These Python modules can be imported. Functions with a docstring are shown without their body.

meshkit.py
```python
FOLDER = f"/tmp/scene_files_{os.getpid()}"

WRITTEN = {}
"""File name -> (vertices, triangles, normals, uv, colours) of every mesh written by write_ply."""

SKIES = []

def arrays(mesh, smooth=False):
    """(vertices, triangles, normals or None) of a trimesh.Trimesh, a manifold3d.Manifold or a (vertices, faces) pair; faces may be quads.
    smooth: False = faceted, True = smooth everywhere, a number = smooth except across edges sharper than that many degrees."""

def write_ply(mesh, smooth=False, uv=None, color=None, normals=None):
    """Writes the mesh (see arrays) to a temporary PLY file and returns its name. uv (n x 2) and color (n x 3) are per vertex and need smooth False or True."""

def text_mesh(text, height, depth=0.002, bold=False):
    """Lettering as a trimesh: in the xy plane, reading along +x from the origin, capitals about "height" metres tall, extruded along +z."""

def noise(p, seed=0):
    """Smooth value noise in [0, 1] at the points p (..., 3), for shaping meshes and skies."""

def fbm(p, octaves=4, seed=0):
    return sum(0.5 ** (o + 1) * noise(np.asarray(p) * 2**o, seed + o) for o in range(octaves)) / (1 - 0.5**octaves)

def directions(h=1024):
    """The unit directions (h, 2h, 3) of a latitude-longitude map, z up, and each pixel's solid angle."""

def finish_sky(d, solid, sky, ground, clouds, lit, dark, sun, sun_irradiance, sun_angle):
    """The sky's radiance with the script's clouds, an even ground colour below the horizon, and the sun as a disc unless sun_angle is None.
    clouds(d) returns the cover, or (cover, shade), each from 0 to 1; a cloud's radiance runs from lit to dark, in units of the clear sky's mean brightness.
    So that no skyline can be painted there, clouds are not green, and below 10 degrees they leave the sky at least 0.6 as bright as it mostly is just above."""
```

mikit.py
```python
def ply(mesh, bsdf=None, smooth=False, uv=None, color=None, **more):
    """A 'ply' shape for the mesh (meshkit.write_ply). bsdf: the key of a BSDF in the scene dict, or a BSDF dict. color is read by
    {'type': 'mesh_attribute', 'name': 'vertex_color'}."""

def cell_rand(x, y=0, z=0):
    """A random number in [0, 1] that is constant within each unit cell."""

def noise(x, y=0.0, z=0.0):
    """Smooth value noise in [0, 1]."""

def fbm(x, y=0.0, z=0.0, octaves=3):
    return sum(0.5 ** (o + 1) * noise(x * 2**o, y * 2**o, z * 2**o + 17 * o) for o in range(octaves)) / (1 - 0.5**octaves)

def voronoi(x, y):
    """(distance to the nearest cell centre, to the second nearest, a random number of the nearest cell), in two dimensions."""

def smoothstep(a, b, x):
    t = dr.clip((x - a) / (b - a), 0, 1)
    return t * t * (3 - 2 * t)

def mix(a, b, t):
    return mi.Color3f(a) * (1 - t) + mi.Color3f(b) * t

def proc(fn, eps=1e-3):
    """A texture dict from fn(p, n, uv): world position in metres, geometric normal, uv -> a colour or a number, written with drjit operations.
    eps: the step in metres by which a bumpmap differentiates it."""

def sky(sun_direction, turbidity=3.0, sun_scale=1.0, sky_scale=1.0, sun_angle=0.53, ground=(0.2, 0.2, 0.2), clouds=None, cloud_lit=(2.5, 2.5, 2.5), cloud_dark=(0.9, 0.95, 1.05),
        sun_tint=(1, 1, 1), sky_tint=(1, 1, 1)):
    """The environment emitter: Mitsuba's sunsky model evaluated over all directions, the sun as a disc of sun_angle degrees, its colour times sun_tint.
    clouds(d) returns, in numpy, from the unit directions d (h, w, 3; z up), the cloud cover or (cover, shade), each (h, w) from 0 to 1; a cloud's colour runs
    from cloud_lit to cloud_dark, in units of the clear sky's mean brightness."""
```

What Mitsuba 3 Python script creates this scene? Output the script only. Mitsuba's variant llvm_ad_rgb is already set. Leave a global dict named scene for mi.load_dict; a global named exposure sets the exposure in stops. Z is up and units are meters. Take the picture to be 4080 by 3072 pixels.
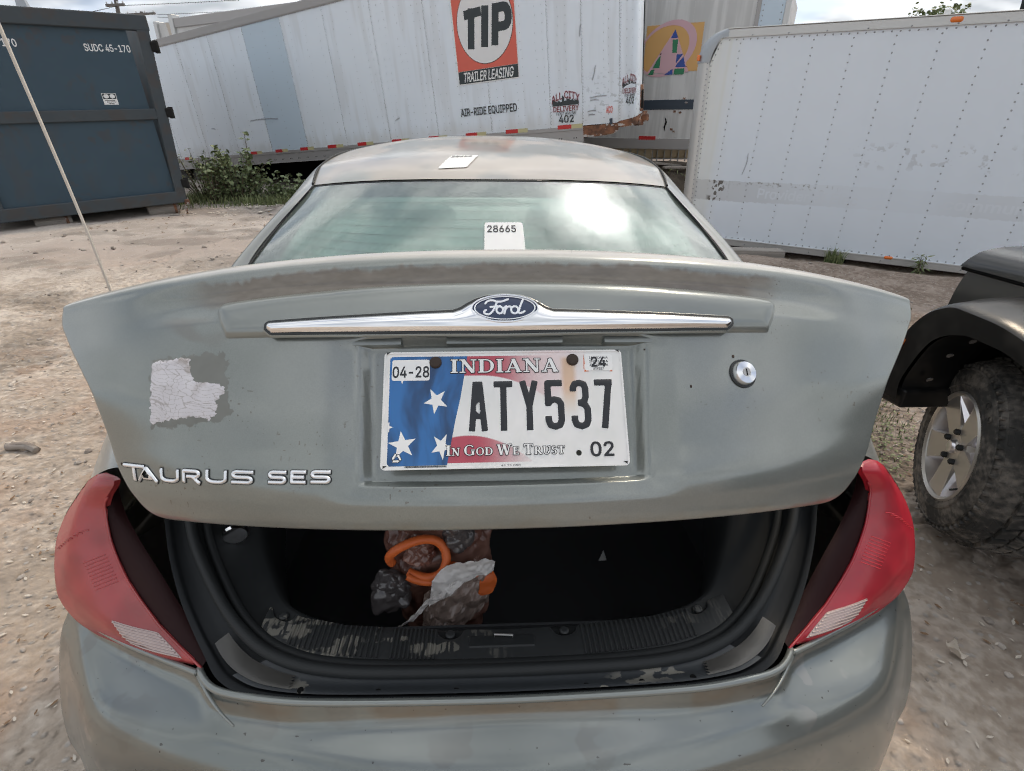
import math
import numpy as np
import trimesh
import drjit as dr
import mitsuba as mi
import mikit
import meshkit
from mikit import noise, fbm, voronoi, cell_rand, smoothstep, mix, proc

T = mi.ScalarTransform4f
scene, labels, used = {}, {}, set()

# ---------------------------------------------------------------- camera
_p, _yaw, _roll = np.radians([25.8, 2.69, -0.52])
CAM = np.array([-0.015, 0.0, 1.45])
_f = np.array([math.sin(_yaw) * math.cos(_p), math.cos(_yaw) * math.cos(_p), -math.sin(_p)])
_r = np.array([math.cos(_yaw), -math.sin(_yaw), 0.0])
_d = np.cross(_f, _r)
_up = -(-math.sin(_roll) * _r + math.cos(_roll) * _d)
scene['camera'] = {'type': 'perspective', 'fov': 88.34, 'fov_axis': 'x', 'near_clip': 0.02, 'far_clip': 2000.0,
                   'to_world': T().look_at(origin=CAM.tolist(), target=(CAM + _f).tolist(), up=_up.tolist())}


# ---------------------------------------------------------------- sky and sun (a veiled sun ahead of the camera, to the right)SUN = (0.415, 0.48, 0.775)


SUN = (0.415, 0.48, 0.775)


def cloud_cover(d):
    z = np.maximum(d[..., 2], 0.02)
    q = np.stack([d[..., 0] / (z + 0.25), d[..., 1] / (z + 0.25), np.zeros_like(z)], -1)
    w = meshkit.fbm(q * 1.3 + 11.0, 3)
    a = meshkit.fbm(q * np.array([2.0, 3.6, 1.0]) + w[..., None] * 1.5 + 3.0, 6, 2)
    b = meshkit.fbm(q * np.array([5.0, 8.0, 1.0]) + w[..., None] * 2.0 + 9.0, 5, 5)
    cover = np.clip((a - 0.34) / 0.16, 0, 1)
    s = np.asarray(SUN) / np.linalg.norm(SUN)
    ang = np.degrees(np.arccos(np.clip(d @ s, -1, 1)))
    glow = 0.62 * np.exp(-(ang / 4.5) ** 2) + 0.20 * np.exp(-(ang / 9.5) ** 2) + 0.060 * np.exp(-(ang / 24.0) ** 2) + 0.022 * np.exp(-(ang / 60.0) ** 2)
    c = meshkit.fbm(q * np.array([9.0, 16.0, 1.0]) + w[..., None] * 3.0 + 21.0, 4, 8)
    thin = np.clip((b * 0.5 + a * 0.3 + c * 0.2 - 0.40) / 0.20, 0, 1)
    shade = np.clip(1.0 - glow * (1.2 - 0.7 * thin) - 0.040 * (1 - thin), 0, 1)
    return 0.35 + 0.65 * cover, shade


scene['sky'] = mikit.sky(SUN, turbidity=3.5, sun_scale=0.26, sun_angle=5.0, clouds=cloud_cover, cloud_lit=(48.0, 46.5, 44.5), cloud_dark=(1.45, 1.58, 1.72), ground=(0.22, 0.19, 0.17), sun_tint=(1, 0.95, 0.88))
exposure = 1.85
# ---------------------------------------------------------------- helpers
from scipy.interpolate import PchipInterpolator
from scipy.spatial import Delaunay
import shapely
import shapely.geometry as sg
import shapely.affinity as sa
from shapely.ops import unary_union

NP = np.array
RNG = np.random.default_rng(7)
cat = trimesh.util.concatenate


def TM(v, f):
    f = np.asarray(f, int)
    if f.shape[1] == 4:
        f = np.vstack([f[:, [0, 1, 2]], f[:, [0, 2, 3]]])
    return trimesh.Trimesh(np.asarray(v, float), f, process=False)


def grid_faces(nr, nc, flip=False):
    i = (np.arange(nr - 1)[:, None] * nc + np.arange(nc - 1)[None]).ravel()
    f = np.stack([i, i + 1, i + nc + 1, i + nc], 1)
    return f[:, ::-1] if flip else f


def grid_mesh(P, flip=False):
    nr, nc = P.shape[:2]
    return TM(P.reshape(-1, 3), grid_faces(nr, nc, flip))


def resample(C, n, axis):
    """Smooth interpolation of control points along one axis (parameter: mean chord length)."""
    C = np.moveaxis(np.asarray(C, float), axis, 0)
    d = np.linalg.norm(np.diff(C, axis=0), axis=-1)
    d = d.reshape(len(d), -1).mean(1)
    t = np.concatenate([[0], np.cumsum(np.maximum(d, 1e-6))])
    out = PchipInterpolator(t, C, axis=0)(np.linspace(0, t[-1], n))
    return np.moveaxis(out, 0, axis)


def loft(rows, nr, nc, flip=False):
    return grid_mesh(resample(resample(rows, nc, 1), nr, 0), flip)


def mirror(m):
    v = m.vertices * [-1, 1, 1]
    return TM(v, m.faces[:, ::-1])


def mirror_rows(rows):
    rows = np.asarray(rows, float)
    return np.concatenate([(rows * [-1, 1, 1])[:, :0:-1], rows], 1)


def box(x0, x1, y0, y1, z0, z1, bevel=0.0):
    if bevel <= 0:
        m = trimesh.creation.box((x1 - x0, y1 - y0, z1 - z0))
        m.apply_translation(((x0 + x1) / 2, (y0 + y1) / 2, (z0 + z1) / 2))
        return m
    b = bevel
    pts = []
    for sx, ax in ((1, x1), (-1, x0)):
        for sy, ay in ((1, y1), (-1, y0)):
            for sz, az in ((1, z1), (-1, z0)):
                pts += [(ax - sx * b, ay - sy * b, az), (ax - sx * b, ay, az - sz * b), (ax, ay - sy * b, az - sz * b)]
    return hull(pts)


def hull(pts):
    h = trimesh.convex.convex_hull(np.asarray(pts, float))
    return TM(h.vertices, h.faces)


def tube(path, radius, sides=10, caps=True):
    path = np.asarray(path, float)
    r = np.broadcast_to(np.asarray(radius, float), (len(path),))
    t = np.gradient(path, axis=0)
    t /= np.linalg.norm(t, axis=1, keepdims=True) + 1e-12
    ref = NP([0, 0, 1.0]) if abs(t[:, 2]).mean() < 0.8 else NP([1.0, 0, 0])
    a = np.cross(t, ref)
    a /= np.linalg.norm(a, axis=1, keepdims=True) + 1e-12
    b = np.cross(t, a)
    th = np.arange(sides) * 2 * np.pi / sides
    V = path[:, None] + r[:, None, None] * (np.cos(th)[None, :, None] * a[:, None] + np.sin(th)[None, :, None] * b[:, None])
    n = len(path)
    f = []
    for i in range(n - 1):
        for j in range(sides):
            k = (j + 1) % sides
            f.append((i * sides + j, i * sides + k, (i + 1) * sides + k, (i + 1) * sides + j))
    v = V.reshape(-1, 3)
    f = np.array(f)
    f = np.vstack([f[:, [0, 2, 1]], f[:, [0, 3, 2]]])
    if caps:
        v = np.vstack([v, path[:1], path[-1:]])
        c0, c1 = n * sides, n * sides + 1
        j = np.arange(sides)
        k = (j + 1) % sides
        f = np.vstack([f, np.stack([np.full(sides, c0), j, k], 1)[:, [0, 1, 2]], np.stack([np.full(sides, c1), (n - 1) * sides + k, (n - 1) * sides + j], 1)])
    return TM(v, f)


def frame(o, ex, ey):
    """4x4 with columns ex, ey, ex x ey, o"""
    ex, ey = NP(ex, float), NP(ey, float)
    ex = ex / np.linalg.norm(ex)
    ey = ey - ex * (ex @ ey)
    ey = ey / np.linalg.norm(ey)
    m = np.eye(4)
    m[:3, 0], m[:3, 1], m[:3, 2], m[:3, 3] = ex, ey, np.cross(ex, ey), o
    return m


def moved(m, M):
    m = m.copy()
    m.apply_transform(M)
    return m


def polys(shape):
    return [g for g in getattr(shape, 'geoms', [shape]) if g.geom_type == 'Polygon' and g.area > 1e-12]


def extr(shape, depth):
    return cat([trimesh.creation.extrude_polygon(g, depth, engine='earcut') for g in polys(shape)])


def pillow(poly, H, R, step, base=0.0, wall=None):
    """A cushion over a 2-D polygon: z = base + H * (1 - exp(-d / R)) with d the distance to the edge; wall: skirt down to that z."""
    out = []
    for g in polys(poly):
        ring = g.exterior
        n = max(8, int(ring.length / step))
        bpts = [NP(ring.interpolate(i / n, normalized=True).coords[0]) for i in range(n)]
        bp = NP(bpts)
        inner = g.buffer(-step * 0.35)
        x0, y0, x1, y1 = g.bounds
        gx, gy = np.meshgrid(np.arange(x0, x1 + step, step), np.arange(y0, y1 + step, step))
        gx = gx + (np.arange(gx.shape[0]) % 2)[:, None] * step / 2
        ip = np.stack([gx.ravel(), gy.ravel()], 1)
        if not inner.is_empty:
            ip = ip[shapely.contains_xy(inner, ip[:, 0], ip[:, 1])]
            ring2 = g.buffer(-step * 0.18)
        else:
            ip = ip[:0]
        pts = np.vstack([bp, ip])
        tri = Delaunay(pts).simplices
        cen = pts[tri].mean(1)
        tri = tri[shapely.contains_xy(g, cen[:, 0], cen[:, 1])]
        a, b, c = (pts[tri[:, k]] for k in range(3))
        ar = (b[:, 0] - a[:, 0]) * (c[:, 1] - a[:, 1]) - (b[:, 1] - a[:, 1]) * (c[:, 0] - a[:, 0])
        tri = np.where((ar < 0)[:, None], tri[:, ::-1], tri)[np.abs(ar) > 1e-14]
        d = shapely.distance(shapely.points(pts), ring)
        d[:n] = 0
        z = base + H * (1 - np.exp(-d / R))
        v = np.column_stack([pts, z])
        if wall is not None:
            v = np.vstack([v, np.column_stack([bp, np.full(n, wall)])])
            j = np.arange(n)
            k = (j + 1) % n
            m = len(pts)
            ccw = ring.is_ccw
            q = np.stack([j, m + j, m + k, k], 1) if ccw else np.stack([j, k, m + k, m + j], 1)
            tri = np.vstack([tri, q[:, [0, 1, 2]], q[:, [0, 2, 3]]])
        out.append(TM(v, tri))
    return cat(out)


def text2d(s, height, bold=True, sx=1.0, shear=0.0, depth=0.001):
    m = meshkit.text_mesh(s, height, depth, bold=bold)
    v = m.vertices.copy()
    x0 = v[:, 0].min()
    v[:, 0] = (v[:, 0] - x0) * sx + shear * v[:, 1]
    return TM(v, m.faces)


def fit_text(s, height, width, bold=True, shear=0.0, depth=0.001):
    m = text2d(s, height, bold, 1.0, 0.0, depth)
    v = m.vertices
    v[:, 0] *= width / v[:, 0].max()
    v[:, 0] += shear * v[:, 1]
    return TM(v, m.faces)


def arc(cx, cy, rx, ry, a0, a1, n=12):
    a = np.radians(np.linspace(a0, a1, n))
    return [(cx + rx * math.cos(t), cy + ry * math.sin(t)) for t in a]


def bez(*p, n=14):
    p = [NP(q, float) for q in p]
    t = np.linspace(0, 1, n)[:, None]
    if len(p) == 3:
        return [tuple(q) for q in (1 - t) ** 2 * p[0] + 2 * t * (1 - t) * p[1] + t * t * p[2]]
    return [tuple(q) for q in (1 - t) ** 3 * p[0] + 3 * t * (1 - t) ** 2 * p[1] + 3 * t * t * (1 - t) * p[2] + t ** 3 * p[3]]


def strokes(lines, w, cap='flat', join='mitre'):
    return unary_union([sg.LineString(l).buffer(w / 2, cap_style=cap, join_style=join, mitre_limit=3) for l in lines])


def round_rect(x0, x1, y0, y1, r):
    return sg.box(x0 + r, y0 + r, x1 - r, y1 - r).buffer(r, quad_segs=6)


def fb(p, o=4, seed=0):
    return meshkit.fbm(p, o, seed)


def sstep(a, b, x):
    t = np.clip((np.asarray(x, float) - a) / (b - a), 0, 1)
    return t * t * (3 - 2 * t)


# scene entries
def numbered(key):
    if key not in used:
        used.add(key)
        return key
    k = 1
    while f'{key}_{k:03d}' in used:
        k += 1
    used.add(f'{key}_{k:03d}')
    return f'{key}_{k:03d}'


def thing(name, label, category, group=None):
    key = numbered(name)
    labels[key] = {'label': label, 'category': category}
    if group:
        labels[key]['group'] = group
    return key


def part(parent, name, mesh, bsdf, smooth=False, label=None, stuff=False):
    key = numbered(parent + '__' + name)
    scene[key] = mikit.ply(mesh, bsdf, smooth=smooth)
    if label or stuff:
        labels[key] = {}
        if label:
            labels[key]['label'] = label
        if stuff:
            labels[key]['kind'] = 'stuff'
    return key


def single(name, mesh, bsdf, label, category=None, kind=None, group=None, smooth=False):
    key = numbered(name)
    scene[key] = mikit.ply(mesh, bsdf, smooth=smooth)
    labels[key] = {'label': label}
    if category:
        labels[key]['category'] = category
    if kind:
        labels[key]['kind'] = kind
    if group:
        labels[key]['group'] = group
    return key
# ---------------------------------------------------------------- materials
def rgb(*c):
    return {'type': 'rgb', 'value': [float(x) for x in (c if len(c) == 3 else c * 3)]}


def pbr(key, color, rough=0.5, metal=0.0, coat=0.0, spec=0.5, bump=None, scale=0.001, coat_gloss=0.9):
    d = {'type': 'principled', 'base_color': color if isinstance(color, dict) else rgb(*color), 'metallic': metal, 'specular': spec}
    d['roughness'] = rough if isinstance(rough, dict) else float(rough)
    if coat:
        d['clearcoat'] = float(coat)
        d['clearcoat_gloss'] = float(coat_gloss)
    if bump is not None:
        d = {'type': 'bumpmap', 'texture': bump, 'scale': float(scale), 'nested': d}
    scene[key] = {'type': 'twosided', 'bsdf': d}


PAINT = (0.205, 0.221, 0.206)


def lid_color(p, n, uv):
    """Faded grey-green metallic paint; brown road dirt caked under the spoiler lip (uv = place on the lid)."""
    x, v = uv.x, uv.y
    big = fbm(p.x * 6, p.y * 6, p.z * 6 + 3)
    col = mix(PAINT, (0.238, 0.252, 0.24), smoothstep(0.35, 0.7, big))
    fine = noise(x * 900, v * 900, 1.0)
    col = col * (0.94 + 0.12 * fine)
    edge = 0.012 * (fbm(x * 30, 2.0, 5.0) - 0.5) + 0.006 * (noise(x * 160, v * 100) - 0.5)
    band = smoothstep(0.158, 0.170, v + edge) * (1 - smoothstep(0.192, 0.200, v + edge)) * (1 - smoothstep(0.37, 0.45, dr.abs(x + 0.01) + 0.12 * (fbm(x * 14, v * 14, 2.0) - 0.5)))
    dirt = mix((0.125, 0.098, 0.072), (0.19, 0.158, 0.128), fbm(x * 60, v * 200, 0.0))
    col = mix(col, dirt, band * 0.9)
    # smears and dust near the ends of the garnish
    sm = smoothstep(0.53, 0.66, fbm(x * 9 + v * 6, v * 16, 8.0)) * (1 - smoothstep(0.05, 0.11, dr.abs(x + 0.41))) * smoothstep(0.085, 0.10, v) * (1 - smoothstep(0.15, 0.165, v))
    col = mix(col, (0.17, 0.158, 0.138), sm * 0.55)
    # grime along the bottom hem, rust-brown towards the right corner
    hem = (1 - smoothstep(-0.150, -0.132, v + 0.02 * (fbm(x * 40, v * 60, 4.0) - 0.5)))
    col = mix(col, (0.23, 0.185, 0.13), hem * (0.35 + 0.5 * smoothstep(0.30, 0.42, x)))
    top = smoothstep(0.204, 0.224, v + 0.006 * (fbm(x * 20, v * 40, 6.0) - 0.5))  # pale dust on the lip top, lightened further to imitate its sunlit gleam
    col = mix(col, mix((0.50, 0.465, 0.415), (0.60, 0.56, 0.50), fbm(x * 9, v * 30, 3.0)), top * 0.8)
    speck = smoothstep(0.90, 0.93, noise(x * 260, v * 260, 7.0)) * smoothstep(0.62, 0.7, fbm(x * 10, v * 10, 12.0))
    return mix(col, (0.11, 0.09, 0.07), speck * 0.7)


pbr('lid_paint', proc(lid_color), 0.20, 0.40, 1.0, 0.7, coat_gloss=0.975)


def bumper_color(p, n, uv):
    big = fbm(p.x * 5, p.y * 5, p.z * 5 + 8)
    col = mix((0.175, 0.19, 0.18), (0.21, 0.225, 0.215), smoothstep(0.35, 0.68, big))
    s = fbm(p.x * 17 + 3, p.y * 22, p.z * 9, octaves=4)
    area = smoothstep(0.50, 0.62, fbm(p.x * 3.1 + 9, p.y * 3, 3.0))
    smudge = smoothstep(0.56, 0.63, s) * area
    col = mix(col, (0.135, 0.125, 0.115), smudge * 0.35)
    pale = smoothstep(0.56, 0.62, fbm(p.x * 26, p.y * 34, p.z * 20 + 30)) * smoothstep(0.52, 0.62, fbm(p.x * 4, p.y * 4, 40.0))
    col = mix(col, (0.33, 0.31, 0.29), pale * 0.5)
    speck = smoothstep(0.93, 0.95, noise(p.x * 130, p.y * 170, p.z * 130))
    col = mix(col, (0.05, 0.045, 0.04), speck * 0.8)
    rim = smoothstep(0.660, 0.686, p.z) * (1 - smoothstep(0.42, 0.46, dr.abs(p.x))) * smoothstep(0.40, 0.5, fbm(p.x * 8 + 2, p.y * 8, 2.0) + p.x * 0.25)
    col = mix(col, (0.17, 0.13, 0.09), rim * smoothstep(0.468, 0.488, p.y) * (0.25 + 0.5 * fbm(p.x * 30, p.y * 40, p.z * 60)))
    return col


pbr('bumper_paint', proc(bumper_color), 0.20, 0.62, 1.0, 0.7, coat_gloss=0.98)


def body_color(p, n, uv):
    col = mix((0.22, 0.23, 0.215), (0.26, 0.26, 0.245), fbm(p.x * 5, p.y * 5, p.z * 5))
    up = smoothstep(0.5, 0.95, n.z)
    dust = smoothstep(0.35, 0.65, fbm(p.x * 7, p.y * 5, 1.0)) * up
    return mix(col, (0.47, 0.405, 0.34), dust * 0.7)


pbr('body_paint', proc(body_color), 0.14, 0.28, 1.0, 0.8, coat_gloss=0.98)
pbr('trunk_paint', (0.022, 0.024, 0.026), 0.6, 0.0, 0.0, 0.25)
pbr('plain_paint', (0.215, 0.23, 0.218), 0.20, 0.40, 1.0, 0.7, coat_gloss=0.975)
pbr('corner_paint', (0.060, 0.057, 0.052), 0.3, 0.3, 0.4)  # body paint darkened to imitate what the sill corners reflect
pbr('chrome', (0.88, 0.88, 0.89), 0.10, 1.0)
pbr('badge_metal', (0.85, 0.86, 0.88), 0.25, 0.75)
pbr('dull_steel', (0.42, 0.41, 0.40), 0.45, 0.8)
pbr('emblem_blue', (0.008, 0.022, 0.07), 0.25, 0.0, 1.0)
pbr('black_plastic', (0.017, 0.019, 0.020), 0.55)
pbr('rubber', (0.019, 0.021, 0.022), 0.6, spec=0.35)
pbr('felt_black', (0.055, 0.057, 0.060), 0.95, spec=0.1)
pbr('seat_fabric', (0.48, 0.49, 0.46), 0.9, spec=0.2)
pbr('interior_grey', (0.22, 0.23, 0.22), 0.85, spec=0.2)


def scuff_color(p, n, uv):
    s = fbm(p.x * 24 + 7, p.y * 50, p.z * 30, octaves=4)
    area = smoothstep(0.50, 0.60, fbm(p.x * 5 + 2.5, p.y * 6, 14.0)) * (0.35 + 0.65 * smoothstep(-0.02, -0.12, p.x))
    w = smoothstep(0.52, 0.60, s) * area
    return mix((0.026, 0.028, 0.029), (0.24, 0.225, 0.19), w * smoothstep(0.35, 0.65, noise(p.x * 330, p.y * 60)) * 0.75)


pbr('scuff_plastic', proc(scuff_color), 0.55)


def sill_color(p, n, uv):
    s = fbm(p.x * 40 + 1, p.y * 70, p.z * 30 + 5, octaves=4)
    area = smoothstep(0.60, 0.68, fbm(p.x * 7 + 0.5, p.y * 8, 21.0))
    return mix((0.034, 0.038, 0.042), (0.25, 0.235, 0.20), smoothstep(0.57, 0.62, s) * area * 0.7)


pbr('sill_plastic', proc(sill_color), 0.42)


def red_lens_color(p, n, uv):
    haze = smoothstep(0.0, -0.2, p.x)
    col = mix((0.36, 0.016, 0.028), (0.31, 0.040, 0.042), haze)
    inner = fbm(p.x * 13, p.y * 13, p.z * 13 + 2)
    return mix(col * 0.82, col * 1.12, smoothstep(0.35, 0.65, inner))


pbr('red_lens', proc(red_lens_color), 0.30, 0.0, 1.0, 0.5, coat_gloss=0.97)
pbr('shaded_red_lens', (0.016, 0.0025, 0.003), 0.6, 0.0, 0.0, 0.2)  # red lens with the shade of its opening-facing side put into the colour
pbr('bright_red_lens', (0.62, 0.035, 0.05), 0.22, 0.2, 1.0)
pbr('clear_lens', (0.44, 0.35, 0.33), 0.22, 0.35, 1.0)
pbr('amber_lens', (0.70, 0.16, 0.02), 0.3, 0.0, 0.8)
scene['clear_glass'] = {'type': 'thindielectric', 'int_ior': 1.5}


def dust_weight(p, n, uv):
    return 0.05 + 0.12 * smoothstep(0.3, 0.7, fbm(p.x * 6 + 1, p.y * 6, p.z * 4)) + 0.04 * noise(p.x * 90, p.y * 90, p.z * 90)


scene['dusty_glass'] = {'type': 'blendbsdf', 'weight': proc(dust_weight), 'a': {'type': 'thindielectric', 'int_ior': 1.75, 'specular_transmittance': rgb(0.72, 0.86, 0.80)},
                        'b': {'type': 'twosided', 'bsdf': {'type': 'diffuse', 'reflectance': rgb(0.46, 0.55, 0.51)}}}
scene['window_haze'] = {'type': 'blendbsdf', 'weight': proc(lambda p, n, uv: 0.26 + 0.34 * smoothstep(0.3, 0.7, fbm(p.x * 5 + 4, p.y * 7, p.z * 9))), 'a': {'type': 'thindielectric', 'int_ior': 1.05},
                        'b': {'type': 'twosided', 'bsdf': {'type': 'diffuse', 'reflectance': rgb(0.58, 0.73, 0.69)}}}
pbr('tint_glass', (0.012, 0.014, 0.014), 0.05, 0.0, 1.0)
pbr('frit', (0.055, 0.05, 0.058), 0.5)


# trailers, container, truck body
def trailer_color(p, n, uv):
    """White painted aluminium sheets, chalky, with scuffs towards the nose and grime streaks from the bottom rail (uv = metres along, metres up)."""
    s, h = uv.x, uv.y
    col = mix((0.72, 0.785, 0.86), (0.765, 0.825, 0.885), fbm(s * 1.2, h * 0.7, 2.0))
    col = mix(col, (0.58, 0.60, 0.62), smoothstep(0.5, 0.75, fbm(s * 7, h * 0.8, 5.0)) * 0.35)
    col = mix(col, (0.43, 0.40, 0.35), (1 - smoothstep(0.02, 0.35, h + 0.35 * (fbm(s * 9, h * 2, 1.0) - 0.5))) * 0.30)
    m = smoothstep(0.64, 0.70, fbm(s * 16, h * 26, 9.0, octaves=4)) * smoothstep(-1.5, -0.7, s) * (1 - smoothstep(0.5, 1.0, h))
    return mix(col, (0.16, 0.15, 0.14), m * 0.35)


pbr('trailer_white', proc(trailer_color), 0.42, bump=proc(lambda p, n, uv: fbm(uv.x * 2.2, uv.y * 1.5, 1.0, octaves=2), eps=0.02), scale=0.004)
pbr('trailer_blue', (0.52, 0.62, 0.71), 0.42)
pbr('trailer_rail', (0.36, 0.35, 0.345), 0.5, 0.3)


def box_color(p, n, uv):
    s, h = uv.x, uv.y
    col = mix((0.64, 0.695, 0.76), (0.69, 0.74, 0.80), fbm(s * 0.9, h * 0.8, 7.0))
    col = mix(col, (0.62, 0.60, 0.50), (1 - smoothstep(-0.25, 0.05, s)) * (0.4 + 0.4 * noise(s * 25, h * 0.8)) * 0.8)
    # ghost of a removed stripe: greyer, worn at its left end
    e = 0.015 * (noise(s * 30, h * 30) - 0.5)
    strip = smoothstep(0.485 + 0.035 * smoothstep(-0.1, 1.5, s), 0.50 + 0.035 * smoothstep(-0.1, 1.5, s), h + e) * (1 - smoothstep(0.745 + 0.03 * smoothstep(0.0, 1.6, s), 0.755 + 0.03 * smoothstep(0.0, 1.6, s), h + e))
    fade = 1 - smoothstep(0.6, 1.9, s + 0.5 * (fbm(s * 3, h * 6, 3.0) - 0.5)) * (1 - smoothstep(2.3, 2.8, s)) 
    col = mix(col, (0.44, 0.44, 0.44), strip * (0.06 + 0.5 * fade * (1 - smoothstep(-0.1, 1.2, s) * 0.65)))
    chip = strip * smoothstep(0.52, 0.58, fbm(s * 30, h * 22, 6.0, octaves=4)) * smoothstep(-0.16, -0.10, s) * (1 - smoothstep(0.03, 0.16, s))
    col = mix(col, (0.13, 0.12, 0.11), chip)
    chip2 = strip * smoothstep(0.60, 0.68, fbm(s * 34, h * 40, 16.0, octaves=4)) * smoothstep(0.68, 0.76, h) * (1 - smoothstep(1.1, 1.5, s)) * smoothstep(0.0, 0.2, s)
    col = mix(col, (0.22, 0.21, 0.20), chip2 * 0.8)
    smear = smoothstep(0.62, 0.70, fbm(s * 14, h * 16, 26.0, octaves=4)) * smoothstep(1.3, 1.8, s) * smoothstep(0.95, 1.05, h) * (1 - smoothstep(1.2, 1.3, h))
    return mix(col, (0.40, 0.41, 0.43), smear * 0.45)


pbr('box_white', proc(box_color), 0.33, coat=0.2)
pbr('aluminium', (0.55, 0.55, 0.54), 0.42, 0.7)
pbr('galvanised', (0.36, 0.385, 0.41), 0.42, 0.6)
pbr('rivet', (0.27, 0.28, 0.30), 0.5, 0.4)


def steel_color(p, n, uv):
    col = mix((0.024, 0.052, 0.078), (0.036, 0.070, 0.096), fbm(p.x * 1.3, p.y * 1.3, p.z * 1.1))
    col = mix(col, (0.05, 0.055, 0.06), smoothstep(0.55, 0.75, fbm(p.x * 5, p.y * 5, p.z * 1.6 + 4)) * 0.5)
    r = smoothstep(0.60, 0.70, fbm(p.x * 3 + 5, p.y * 3, p.z * 3)) * smoothstep(0.45, 0.6, fbm(p.x * 14, p.y * 14, p.z * 9))
    return mix(col, (0.055, 0.048, 0.045), r * 0.5)


pbr('container_steel', proc(steel_color), 0.5, bump=proc(lambda p, n, uv: fbm(p.x * 3, p.y * 3, p.z * 3, octaves=2), eps=0.02), scale=0.012)


def frame_color(p, n, uv):
    col = mix((0.036, 0.048, 0.058), (0.055, 0.066, 0.072), fbm(p.x * 2.3, p.y * 2.3, p.z * 2.1 + 9))
    r = smoothstep(0.5, 0.66, fbm(p.x * 6 + 5, p.y * 6, p.z * 5, octaves=4))
    return mix(col, (0.060, 0.050, 0.044), r * 0.6)


pbr('container_frame', proc(frame_color), 0.6)


def rust_color(p, n, uv):
    r = fbm(p.x * 9, p.y * 9, p.z * 9 + 2, octaves=4)
    col = mix((0.10, 0.05, 0.032), (0.24, 0.11, 0.06), smoothstep(0.35, 0.65, r))
    return mix(col, (0.5, 0.48, 0.46), smoothstep(0.63, 0.68, fbm(p.x * 12 + 4, p.y * 12, p.z * 16)) * 0.8)


pbr('rust', proc(rust_color), 0.85)
pbr('dark_underside', (0.02, 0.02, 0.02), 0.9, spec=0.1)


def grey_trailer_color(p, n, uv):
    s, h = uv.x, uv.y
    streak = fbm(s * 10, h * 0.7, 4.0, octaves=4)
    return mix((0.50, 0.50, 0.49), (0.62, 0.62, 0.61), smoothstep(0.3, 0.7, streak))


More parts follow.
